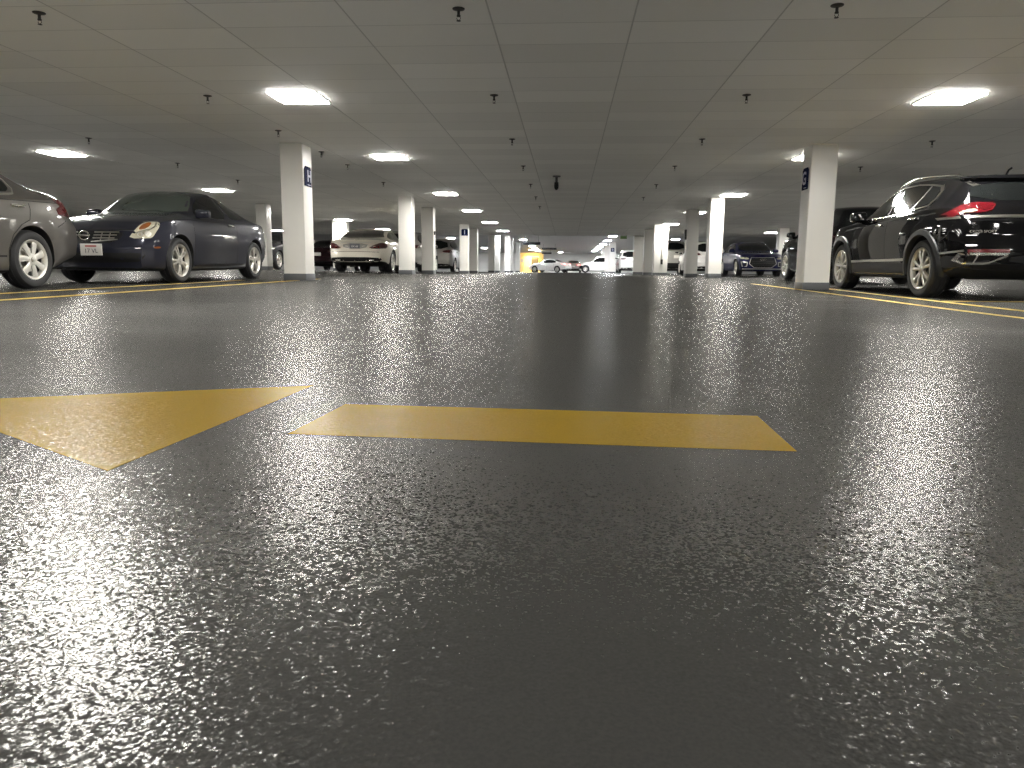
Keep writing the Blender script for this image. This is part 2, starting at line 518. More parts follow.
RC = [(13.1, 4.03, 4.465, .46, 'white square column with letter G sign, before the black vehicle'),
      (21.95, 4.05, 4.43, .46, 'brightly lit white column left of the blue car'),
      (25.8, 4.02, 4.40, .46, 'shaded column just left of the brightly lit one by the blue car'),
      (33.9, 3.84, 4.46, .46, 'very bright white column with a small box low on its face'),
      (37.7, 3.80, 4.35, .46, 'shaded column hidden mostly behind the very bright one'),
      (44.0, 3.84, 4.50, .46, 'cream right column left of the very bright one'),
      (70.5, 3.92, 4.50, .6, 'bright bluish far right column with a blue sign'),
      (79.0, 3.92, 4.50, .6, 'far right column, first behind the one with blue sign'),
      (86.0, 3.92, 4.50, .6, 'far right column, second behind the one with blue sign')]
for y, x0, x1, d, lab in RC:
    column(x0, x1, y, y + d, lab)
column(-10.25, -9.92, 24.2, 24.66, 'narrow bright column seen behind the tail of the blue coupe')
column(-10.28, -9.66, 32.3, 32.76, 'bright white column behind the roof of the cream sedan')
column(9.85, 10.3, 36.0, 36.46, 'dim column in the distance behind the blue car')

def sign(x, y, z, w, h, facing, letter, label):
    """letter sign on a column face; facing '+X','-X','-Y'"""
    r = empty('letter_sign', (x, y, z), (0, 0, {'+X': PI / 2, '-X': -PI / 2, '-Y': 0}[facing]))
    tag(r, label, 'sign', 'column letter signs')
    bm = bmesh.new()
    c = .045 * w / .3
    bm_prism(bm, [(-w/2, -h/2), (w/2, -h/2), (w/2, h/2 - c), (w/2 - c, h/2), (-w/2 + c, h/2), (-w/2, h/2 - c)], -.012, 0)
    mesh_obj('panel', bm, M['sign_blue'], r)
    T = Matrix.Translation((.045 * w / .3 if facing == '+X' else (-.04 if facing == '-X' else 0), -.0135, 0)) @ Matrix.Rotation(PI / 2, 4, 'X')
    text_mesh('letter', letter, h * .82, M['sign_white'], r, T, .002, .006)
    bm = bmesh.new()
    bm_box(bm, (.03 * w / .3, -.013, -h * .42), (w * .45, .003, h * .035))
    mesh_obj('fine_print_strip', bm, M['sign_white'], r)
    return r
sign(-4.556, 13.02, 1.62, .34, .335, '+X', 'H', 'navy sign with white letter H on the left column')
sign(4.027, 13.33, 1.62, .30, .36, '-X', 'G', 'navy sign with pale letter G on the right column')
sign(-4.72, 34.296, 1.79, .30, .30, '-Y', 'I', 'small dark sign with pale letter facing down the aisle')
sign(4.19, 70.496, 2.15, .34, .36, '-Y', 'B', 'small blue sign on the bright bluish far column')
# small things on columns
def wallbox(name, x, y, z, s, mat, label, cat, pipe=None):
    r = empty(name, (x, y, z)); tag(r, label, cat)
    bm = bmesh.new(); bm_box(bm, (0, 0, 0), s, .008); mesh_obj('casing', bm, mat, r, 40)
    if pipe:
        bm = bmesh.new(); bm_tube(bm, [(0, 0, s[2] / 2), (0, 0, pipe)], .012); mesh_obj('conduit', bm, M['satin'], r, 60)
wallbox('switch_box', 4.20, 33.87, .52, (.09, .06, .22), M['metal_dark'], 'small dark box with conduit on the very bright column', 'switch box', pipe=.95)
wallbox('alarm_box', 3.99, 26.0, 1.32, (.06, .14, .34), M['metal_dark'], 'dark box on the side of the shaded column', 'alarm box')
wallbox('alarm_box', -4.53, 25.5, 1.30, (.06, .10, .12), M['metal_dark'], 'little dark box high on the second column past the cream sedan', 'alarm box')

# ------------------------------------------------------------------ ceiling lamps
def lamp_proto(mat):
    r = empty('ceiling_light')
    bm = bmesh.new()
    bm_box(bm, (0, 0, -.005), (.62, .60, .010), .003)
    f = mesh_obj('frame', bm, M['lamp_frame'], r, 40)
    bm = bmesh.new()
    bm_box(bm, (0, 0, -.010 - .004), (.585, .575, .008))
    d = mesh_obj('diffuser', bm, mat, r)
    return r
PROTO = {}
def put_lamp(x, y, label, mat='lamp', z=None):
    z = z if z is not None else (H1 if y < YSTEP else H2)
    if mat not in PROTO:
        PROTO[mat] = lamp_proto(M[mat]); r = PROTO[mat]
    else:
        p = PROTO[mat]
        r = p.copy(); COL.objects.link(r)
        for ch in p.children:
            c = ch.copy(); c.parent = r; COL.objects.link(c)
    r.location = (x, y, z)
    tag(r, label, 'ceiling light', 'square ceiling lights')
ORD = ['first', 'second', 'third', 'fourth', 'fifth', 'sixth', 'seventh', 'eighth', 'ninth', 'tenth', 'eleventh', 'twelfth']
HID = 'square ceiling light outside the picture'
for i, y in enumerate([9.52, 14.38, 21.0, 26.7, 32.9, 39.5]):
    put_lamp(-3.42 if i else -3.41, y, ORD[i] + ' square ceiling light from the viewpoint, left of the aisle')
for i, y in enumerate([9.83, 14.5, 21.2, 27.2, 33.6, 39.7]):
    put_lamp(4.62 if i == 0 else 4.5, y, ORD[i] + ' square ceiling light from the viewpoint, right of the aisle')
for y in (4.7, -.2, -5.2):
    put_lamp(-3.42, y, HID); put_lamp(4.62, y + .2, HID)
for x, y in ((-6.6, 3.2), (-6.6, -.6), (7.7, 3.6), (7.7, -.4)):
    put_lamp(x, y, HID)  # unseen lamps off the rows, added to brighten the ceiling's left and right
for i, y in enumerate([13.85, 20.2, 26.4, 31.7, 38.6]):
    put_lamp(-9.6, y, ORD[i] + ' square ceiling light in the row above the left parked cars')
for y in (8.3, 2.6, -3.5):
    put_lamp(-9.6, y, HID); put_lamp(10.5, y, HID)
for i, y in enumerate([14.2, 20.6, 27.0, 33.4, 39.8]):
    put_lamp(10.5, y, ORD[i] + ' square ceiling light in the row above the right parked cars')
for i, y in enumerate([12.5, 19.5, 26.4, 33.5, 40.5]):
    put_lamp(-15.9, y, ORD[i] + ' square ceiling light in the outermost left row')
    put_lamp(16.6, y, ORD[i] + ' square ceiling light in the outermost right row')
for i, y in enumerate([50, 58, 66, 74, 82, 90, 98]):
    put_lamp(-3.9, y, ORD[i] + ' cool bright light beyond the ceiling step, left of aisle', 'lamp_cool')
    put_lamp(3.5, y + 1, ORD[i] + ' cool bright light beyond the ceiling step, right of aisle', 'lamp_cool')
for i, x in enumerate([-13, -7, -1, 5, 11]):  # cross row of cool lamps added to brighten the far wall
    put_lamp(x, 106, ORD[i] + ' added fill light from the left along the far end wall', 'lamp_cool')
for i, y in enumerate([52, 64, 76, 90]):
    put_lamp(-10, y, ORD[i] + ' cool bright light beyond the step, above left bays', 'lamp_cool')
    put_lamp(9, y, ORD[i] + ' cool bright light beyond the step, above right bays', 'lamp_cool')

# ------------------------------------------------------------------ sprinklers
SP = None
def put_sprinkler(x, y, label):
    global SP
    if SP is None:
        SP = empty('ceiling_sprinkler')
        bm = bmesh.new(); bm_lathe(bm, [(0, .052), (-.006, .05), (-.016, .02), (-.017, .012)], 20, 'Z'); mesh_obj('escutcheon', bm, M['metal_dark'], SP, 50)
        bm = bmesh.new(); bm_lathe(bm, [(-.015, .012), (-.05, .012), (-.052, .016), (-.062, .016), (-.064, .009)], 12, 'Z'); mesh_obj('stem', bm, M['metal_dark'], SP, 50)
        bm = bmesh.new()
        for s in (-1, 1):
            bm_tube(bm, [(s * .010, 0, -.060), (s * .016, 0, -.078), (s * .004, 0, -.092)], .003, 6)
        bm_lathe(bm, [(-.092, .004), (-.094, .018), (-.097, .018), (-.099, .004)], 14, 'Z'); mesh_obj('deflector', bm, M['metal_dark'], SP, 50)
        r = SP
    else:
        r = SP.copy(); COL.objects.link(r)
        for ch in SP.children:
            c = ch.copy(); c.parent = r; COL.objects.link(c)
    r.location = (x, y, H1)
    tag(r, label, 'sprinkler', 'ceiling sprinklers')
rows = [(-8.02, 'above the left parked cars', [12.28, 15.14, 17.95]), (-4.54, 'in line with the left columns', [6.4, 9.4, 11.7, 13.75, 15.4, 18.4]),
        (-.94, 'left of the aisle centre', [6.47, 9.49, 12.52, 15.6, 18.75, 21.8, 24.9]), (2.13, 'right of the aisle centre', [6.53, 9.58, 12.58, 15.65, 18.8, 21.9]),
        (5.83, 'above the right parked cars', [12.84, 15.8, 18.9])]
for x, where, ys in rows:
    for i, y in enumerate(ys):
        put_sprinkler(x, y, ORD[i] + ' ceiling sprinkler from the viewpoint, ' + where)

# pendant camera and hanging signs
r = empty('ceiling_camera', (-.28, 17.2, H1)); tag(r, 'dark pendant dome camera hanging over the aisle', 'camera')
bm = bmesh.new(); bm_lathe(bm, [(0, .09), (-.02, .09), (-.03, .03), (-.14, .03)], 18, 'Z'); mesh_obj('mount', bm, M['metal_dark'], r, 40)
bm = bmesh.new(); bm_lathe(bm, [(-.14, .045), (-.22, .05), (-.27, .045), (-.30, .025), (-.31, .005)], 18, 'Z'); mesh_obj('dome', bm, M['black_plastic'], r, 50)

def hang_sign(x0, x1, y, z, h, label, top, mat='sign_black'):
    r = empty('hanging_sign', ((x0 + x1) / 2, y, top)); tag(r, label, 'hanging sign', 'hanging signs')
    w = x1 - x0
    bm = bmesh.new(); bm_box(bm, (0, 0, z - top), (w, .05, h), .01); mesh_obj('panel', bm, M[mat], r, 40)
    for s in (-1, 1):
        bm = bmesh.new(); bm_tube(bm, [(s * w * .4, 0, z + h / 2 - top), (s * w * .4, 0, 0)], .012, 6); mesh_obj('rod', bm, M['metal_dark'], r, 60)
hang_sign(-3.45, -2.1, 58, 2.22, .22, 'dark hanging sign, nearest and widest of the three over the aisle', H2)
hang_sign(-2.6, -1.1, 76, 2.38, .22, 'dark hanging sign right of the nearest one', H2)
hang_sign(-3.2, -2.0, 94.5, 2.42, .22, 'dark hanging sign, lowest and furthest of the three', H2)
hang_sign(2.98, 3.35, 43.2, 2.02, .17, 'small green sign under the ceiling step on the right', H1, 'sign_green')

# yellow-lit lobby at the far left
lob = empty('lobby', (-4.6, 97, fz(-4.6, 97))); tag(lob, 'yellow walled lobby glowing at the far left end', 'lobby')
zb = lob.location.z
bm = bmesh.new()
for c, s in (((-1.25, 0, 1.2), (.5, .2, 2.4)), ((1.25, 0, 1.2), (.5, .2, 2.4)), ((0, 0, 2.25), (2.0, .2, .3)), ((0, 2.0, 1.2), (3.0, .1, 2.4)), ((-1.45, 1.05, 1.2), (.1, 1.9, 2.4)), ((1.45, 1.05, 1.2), (.1, 1.9, 2.4)), ((0, 1.0, 2.45), (3.0, 2.2, .1))):
    bm_box(bm, c, s)
mesh_obj('wall', bm, M['booth'], lob)
bm = bmesh.new(); bm_box(bm, (.35, 1.9, 1.02), (.9, .06, 2.04), .01); mesh_obj('door', bm, M['metal_dark'], lob, 40)
bm = bmesh.new(); bm_box(bm, (0, .9, 2.37), (1.6, .6, .05)); mesh_obj('lamp_panel', bm, M['lamp_warm'], lob)
bm = bmesh.new(); bm_box(bm, (-1.2, -.12, 1.5), (.3, .03, .4), .005); mesh_obj('notice_panel', bm, M['sign_white'], lob, 40)
put_lamp(-4.6, 95.4, 'warm yellow light before the far lobby', 'lamp_warm')

# ------------------------------------------------------------------ cars
def chaikin(P, n=2):
    P = np.array(P, float)
    for _ in range(n):
        Q = [P[0]]
        for i in range(len(P) - 1):
            Q.append(.75 * P[i] + .25 * P[i + 1]); Q.append(.25 * P[i] + .75 * P[i + 1])
        Q.append(P[-1])
        P = np.array(Q)
    return P

def chaikin_closed(P, n=2):
    P = np.array(P, float)
    for _ in range(n):
        Q = []
        for i in range(len(P)):
            a, b = P[i], P[(i + 1) % len(P)]
            Q.append(.75 * a + .25 * b); Q.append(.25 * a + .75 * b)
        P = np.array(Q)
    return [tuple(p) for p in P]

class Car:
    def __init__(self, S, name, label, cat, loc, yaw, pitch=0.0, group=None):
        self.S = S
        self.root = empty(name, loc, (0, 0, 0))
        self.root.rotation_euler = (Matrix.Rotation(yaw, 3, 'Z') @ Matrix.Rotation(pitch, 3, 'X')).to_euler()
        tag(self.root, label, cat, group)
        self.top, self.belt, self.bot = pchip(S['top']), pchip(S['belt']), pchip(S['bot'])
        self.hw, self.gw = pchip(S['hw']), pchip(S['gw'])
        self.L = S['L']
        self.y0 = S['fo'] + S['wb'] / 2      # local y of the front bumper
        self.foff, self.roff = lin(S['front']), lin(S['rear'])
        self.build_body()

    def section(self, s):
        S = self.S
        w, b, bl, tp, g = self.hw(s), self.bot(s), self.belt(s), self.top(s), self.gw(s)
        h = bl - b
        mid = S['mid']
        sg = -1 if s < mid else 1
        k = S.get('curve', .13)
        def T(xf):
            return max(self.top(min(max(s + sg * k * xf * xf, 0), self.L)), bl + .01)
        c = .95 * w
        pts = [(0, b), (.78 * w, b), (.91 * w, b + .015), (.955 * w, b + .10 * h), (.965 * w, b + .26 * h), (.992 * w, b + .48 * h), (1.0 * w, b + .66 * h), (.995 * w, b + .80 * h),
               (.968 * w, bl - .02), (c, bl), (c, bl)]
        for fx, fzv, xf in ((.12, .10, .95), (.42, .40, .95), (.80, .78, .95), (.97, .93, .92)):
            pts.append((c + (g - c) * fx, bl + fzv * (T(xf) - bl)))
        pts.append((g * .80, bl + .975 * (T(.8) - bl)))
        pts.append((g * .45, bl + .995 * (T(.45) - bl)))
        pts.append((0, tp))
        return chaikin(pts, 2)

    def warp(self, x, s, z):
        """round the nose and tail in plan and in side view"""
        S = self.S
        W = S['W'] / 2
        Fd = S.get('fade', .8)
        xf = min(abs(x) / W, 1.0)
        of = self.foff(z) + S.get('kf', .26) * xf ** 3
        orr = self.roff(z) + S.get('kr', .2) * xf ** 3.5
        if s < Fd:
            s = of + s * (Fd - of) / Fd
        elif s > self.L - Fd:
            t = self.L - s
            t = orr + t * (Fd - orr) / Fd
            s = self.L - t
        return Vector((x, self.y0 - s, z))

    def build_body(self):
        S = self.S
        bm = bmesh.new()
        N = S.get('N', 84)
        ss = [self.L * i / N for i in range(N + 1)]
        secs = [self.section(s) for s in ss]
        m = len(secs[0])
        rings = []
        for s, P in zip(ss, secs):
            right = [bm.verts.new(self.warp(x, s, z)) for x, z in P]
            left = [right[0]] + [bm.verts.new(self.warp(-x, s, z)) for x, z in P[1:-1]] + [right[-1]]
            rings.append((right, left))
        for i in range(N):
            for side in (0, 1):
                a, b = rings[i][side], rings[i + 1][side]
                for j in range(m - 1):
                    q = (a[j], b[j], b[j + 1], a[j + 1])
                    bm.faces.new(q if side == 0 else tuple(reversed(q)))
        K = 12
        for idx, s in ((0, 0), (N, self.L)):
            rt, lf = rings[idx]
            rows = []
            for j in range(1, m - 1):
                x, z = secs[idx][j]
                row = [lf[j]] + [bm.verts.new(self.warp(-x + 2 * x * k / K, s, z)) for k in range(1, K)] + [rt[j]]
                rows.append(row)
            for j in range(len(rows) - 1):
                for k in range(K):
                    q = (rows[j][k], rows[j][k + 1], rows[j + 1][k + 1], rows[j + 1][k])
                    bm.faces.new(q)
            bm.faces.new([rt[0]] + list(reversed(rows[0])))
            bm.faces.new([rt[-1]] + rows[-1])
        bmesh.ops.recalc_face_normals(bm, faces=bm.faces[:])
        self.bvh = BVHTree.FromBMesh(bm)
        bmesh.ops.remove_doubles(bm, verts=bm.verts[:], dist=1e-4)
        bmesh.ops.dissolve_degenerate(bm, dist=1e-4, edges=bm.edges[:])
        bmesh.ops.triangulate(bm, faces=[f for f in bm.faces if len(f.verts) > 4])
        me = bpy.data.meshes.new('tmp'); bm.to_mesh(me); bm.free()
        body = bpy.data.objects.new('body_tmp', me); COL.objects.link(body)
        self.hubs = []
        def volume(m_):
            b_ = bmesh.new(); b_.from_mesh(m_); v = b_.calc_volume(signed=False) if len(m_.polygons) > 200 else 0; b_.free()
            return v
        vol = volume(me)
        for s_ in (S['fo'], S['fo'] + S['wb']):
            y = self.y0 - s_
            for sd in (-1, 1):
                self.hubs.append((sd, y))
                ok = False
                for trial, (solver, jit) in enumerate((('EXACT', 0), ('EXACT', .0013), ('FAST', .0007), ('FAST', .0017), ('EXACT', .0031))):
                    c2 = bmesh.new()
                    bm_lathe(c2, [(0, S['arch'] + jit * .3), (.40, S['arch'] + jit * .3)], 48, 'X')
                    bmesh.ops.rotate(c2, cent=(0, 0, 0), matrix=Matrix.Rotation(.013 + jit * 9, 3, 'X'), verts=c2.verts)
                    bmesh.ops.translate(c2, vec=(0, y + jit * .2, S['R']), verts=c2.verts)
                    for v in c2.verts:
                        v.co.x = sd * (S['W'] / 2 + .06 - v.co.x)
                    bmesh.ops.recalc_face_normals(c2, faces=c2.faces[:])
                    tm = bpy.data.meshes.new('t'); c2.to_mesh(tm); c2.free()
                    co = bpy.data.objects.new('cut_tmp', tm); COL.objects.link(co)
                    md = body.modifiers.new('b', 'BOOLEAN'); md.operation = 'DIFFERENCE'; md.object = co; md.solver = solver
                    dg = bpy.context.evaluated_depsgraph_get(); dg.update()
                    nm = bpy.data.meshes.new_from_object(body.evaluated_get(dg))
                    body.modifiers.clear()
                    bpy.data.objects.remove(co)
                    nv = volume(nm)
                    if vol - .25 < nv < vol - .005:
                        ok = True
                        break
                if ok:
                    b_ = bmesh.new(); b_.from_mesh(nm)
                    bmesh.ops.remove_doubles(b_, verts=b_.verts[:], dist=2e-5)
                    bmesh.ops.dissolve_degenerate(b_, dist=1e-5, edges=b_.edges[:])
                    b_.to_mesh(nm); b_.free()
                    body.data = nm; vol = nv
                else:
                    print('ARCH CUT FAILED', self.root.name, sd, y, vol, nv)
        me2 = body.data
        bpy.data.objects.remove(body)
        me2.name = 'body'
        me2.materials.clear()
        me2.materials.append(M[S['paint']]); me2.materials.append(M['well']); me2.materials.append(M['black_plastic'])
        ra = S['arch']
        for p in me2.polygons:
            p.use_smooth = True
            c = p.center
            for sd, y in self.hubs:
                d = math.hypot(c.y - y, c.z - S['R'])
                if c.x * sd > 0 and (abs(d - ra) < .012 * ra / .35 and abs(p.normal.x) < .3 or (d < ra and abs(abs(c.x) - (S['W'] / 2 - .34)) < .01)):
                    p.material_index = 1
            if p.material_index == 0 and p.normal.z < -.6 and c.z < S['R'] + .02:
                p.material_index = 1
        me2.set_sharp_from_angle(angle=R(38))
        self.body = link(bpy.data.objects.new('body', me2), self.root)

    # -- patches projected on the body
    def hit(self, axis, a, b, off):
        if axis in ('left', 'right'):
            sd = -1 if axis == 'left' else 1
            o, d = Vector((sd * 3, self.y0 - a, b)), Vector((-sd, 0, 0))
        elif axis == 'front':
            o, d = Vector((a, self.y0 + 2, b)), Vector((0, -1, 0))
        elif axis == 'rear':
            o, d = Vector((a, self.y0 - self.L - 2, b)), Vector((0, 1, 0))
        elif isinstance(axis, tuple):       # seen obliquely from the front corner: (side, angle)
            sd, th = axis
            sn, cs = math.sin(th), math.cos(th)
            o = Vector((sd * (a * cs + 4 * sn), self.y0 - a * sn + 4 * cs, b))
            d = Vector((-sd * sn, -cs, 0))
        else:
            o, d = Vector((a, self.y0 - b, 4)), Vector((0, 0, -1))
        p, n, i, t = self.bvh.ray_cast(o, d)
        if p is None:
            return None
        if n.dot(d) > 0: n = -n
        return p, n

    def patch(self, name, axis, poly, mat, off=.004, round_=1, thick=.012, parent=None, maxe=.07):
        poly = chaikin_closed(poly, round_) if round_ else poly
        bm = bmesh.new()
        vs = [bm.verts.new((a, b, 0)) for a, b in poly]
        bm.faces.new(vs)
        bmesh.ops.triangulate(bm, faces=bm.faces[:])
        for _ in range(6):
            es = [e for e in bm.edges if e.calc_length() > maxe]
            if not es: break
            bmesh.ops.subdivide_edges(bm, edges=es, cuts=1)
            bmesh.ops.triangulate(bm, faces=bm.faces[:])
        nrm = {}
        bad = []
        for v in bm.verts:
            h = self.hit(axis, v.co.x, v.co.y, off)
            if h is None:
                bad.append(v); continue
            nrm[v] = h
        for v, (p, n) in nrm.items():
            v.co = p + n * off
        if bad:
            bmesh.ops.delete(bm, geom=bad, context='VERTS')
        bm.verts.ensure_lookup_table()
        bnd = [e for e in bm.edges if e.is_boundary]
        ret = bmesh.ops.extrude_edge_only(bm, edges=bnd)
        nv = [g for g in ret['geom'] if isinstance(g, bmesh.types.BMVert)]
        base = {tuple(round(c, 6) for c in v.co): n for v, (p, n) in nrm.items() if v.is_valid}
        for v in nv:
            n = base.get(tuple(round(c, 6) for c in v.co), Vector((0, 0, 0)))
            v.co = v.co - n * thick
        bmesh.ops.recalc_face_normals(bm, faces=bm.faces[:])
        # outward orientation
        cen = Vector((0, 0, .7))
        tot = sum((f.normal.dot(f.calc_center_median() - cen)) * f.calc_area() for f in bm.faces)
        if tot < 0:
            bmesh.ops.reverse_faces(bm, faces=bm.faces[:])
        return mesh_obj(name, bm, M[mat], parent or self.root, 40)

    def both(self, name, poly, mat, **k):
        return [self.patch(name, ax, poly, mat, **k) for ax in ('left', 'right')]

    def pair(self, name, axis, poly, mat, **k):
        return [self.patch(name, axis, [(s * a, b) for a, b in poly], mat, **k) for s in (-1, 1)]

    def strip(self, name, axis, pts, w, mat, off=.003, thick=.006, closed=False, parent=None):
        """a narrow band following a polyline on the body"""
        P = [np.array(p, float) for p in pts]
        D = []
        for i in range(len(P) - (0 if closed else 1)):
            a, b = P[i], P[(i + 1) % len(P)]
            n = max(1, int(np.linalg.norm(b - a) / .06))
            for k in range(n):
                D.append(a + (b - a) * k / n)
        if not closed: D.append(P[-1])
        bm = bmesh.new()
        rows = []
        n = len(D)
        for i in range(n):
            p0 = D[(i - 1) % n] if (closed or i > 0) else D[i]
            p1 = D[(i + 1) % n] if (closed or i < n - 1) else D[i]
            t = p1 - p0; t = t / (np.linalg.norm(t) + 1e-9)
            q = np.array((-t[1], t[0])) * w / 2
            r = []
            for sgn in (-1, 1):
                h = self.hit(axis, *(D[i] + sgn * q), off)
                r.append(h)
            rows.append(r)
        prev = None
        first = None
        for r in rows + ([rows[0]] if closed else []):
            if r[0] is None or r[1] is None:
                prev = None; continue
            (p0, n0), (p1, n1) = r
            cur = [bm.verts.new(p0 - n0 * thick), bm.verts.new(p0 + n0 * off), bm.verts.new(p1 + n1 * off), bm.verts.new(p1 - n1 * thick)]
            if prev:
                for k in range(3):
                    bm.faces.new((prev[k], prev[k + 1], cur[k + 1], cur[k]))
            prev = cur
        bmesh.ops.recalc_face_normals(bm, faces=bm.faces[:])
        return mesh_obj(name, bm, M[mat], parent or self.root, 40)

    # -- wheels
    def wheels(self, style, rimR, rim_mat, tw=.215):
        S = self.S
        key = (style, rimR, rim_mat, S['R'], tw)
        if key not in WHEELS:
            WHEELS[key] = wheel_meshes(*key)
        parts = WHEELS[key]
        for sd, y in self.hubs:
            w = link(bpy.data.objects.new('wheel', parts[0][1]), self.root)
            w.location = (sd * (S['W'] / 2 - .028 - S.get('inset', 0) - tw / 2), y, S['R'])
            w.rotation_euler = (random.uniform(0, 6.28) if style else 0, 0, 0 if sd > 0 else PI)
            for nm, me in parts[1:]:
                link(bpy.data.objects.new(nm, me), w)

    def mirrors(self, s, z, out=.12, size=(.2, .12, .14), mat=None):
        for sd in (-1, 1):
            h = self.hit('right' if sd > 0 else 'left', s, z, 0)
            if not h: continue
            p = h[0]
            bm = bmesh.new()
            bm_box(bm, (p.x + sd * (out), p.y, p.z + .02), size, min(size) * .36, seg=3)
            for v in bm.verts:      # taper towards the nose of the housing
                t = (v.co.x - p.x) * sd / (out + size[0] / 2)
                v.co.z = p.z + .02 + (v.co.z - p.z - .02) * (1.08 - .25 * max(t, 0))
            o = mesh_obj('mirror', bm, M[mat or S_paint(self)], self.root, 50)
            bm = bmesh.new()
            bm_box(bm, (p.x + sd * out * .4, p.y, p.z - .03), (out * 1.2, .06, .035), .01)
            mesh_obj('mirror_arm', bm, M['black_plastic'], o, 50)
            bm = bmesh.new()
            bm_box(bm, (p.x + sd * (out + .005), p.y - size[1] / 2 - .001, p.z + .02), (size[0] * .8, .006, size[2] * .68), .002)
            mesh_obj('mirror_glass', bm, M['glass'], o, 50)

    def handles(self, spots, mat, size=(.03, .19, .028)):
        for sd, ax in ((-1, 'left'), (1, 'right')):
            for s, z in spots:
                h = self.hit(ax, s, z, 0)
                if not h: continue
                p = h[0]
                bm = bmesh.new()
                bm_box(bm, (p.x + sd * .022, p.y, p.z), size, .011, seg=3)
                for dy in (-.075, .075):
                    bm_box(bm, (p.x + sd * .008, p.y + dy, p.z), (.04, .022, .02), .004)
                mesh_obj('door_handle', bm, M[mat], self.root, 50)

    def plate(self, axis, x, z, w=.31, h=.155, text=None, mat='plate', ink='plate_ink'):
        hh = self.hit(axis, x, z, 0)
        p = hh[0]
        sgn = 1 if axis == 'front' else -1
        bm = bmesh.new()
        bm_box(bm, (x, p.y + sgn * .014, z), (w, .012, h), .004)
        o = mesh_obj('license_plate', bm, M[mat], self.root, 40)
        rz = PI if axis == 'front' else 0
        T0 = Matrix.Translation((x, p.y + sgn * .022, z)) @ Matrix.Rotation(rz, 4, 'Z') @ Matrix.Rotation(PI / 2, 4, 'X')
        if text:
            if text[0]:
                bm = bmesh.new(); bm_box(bm, (0, h * .30, 0), (w * .52, h * .13, .002)); bm.transform(T0)
                mesh_obj('plate_header', bm, M['plate_red'], o)
            text_mesh('plate_number', text[1], h * .52, M[ink], o, T0 @ Matrix.Translation((0, -h * .12, 0)), .001)
        return o

def S_paint(c):
    return c.S['paint']

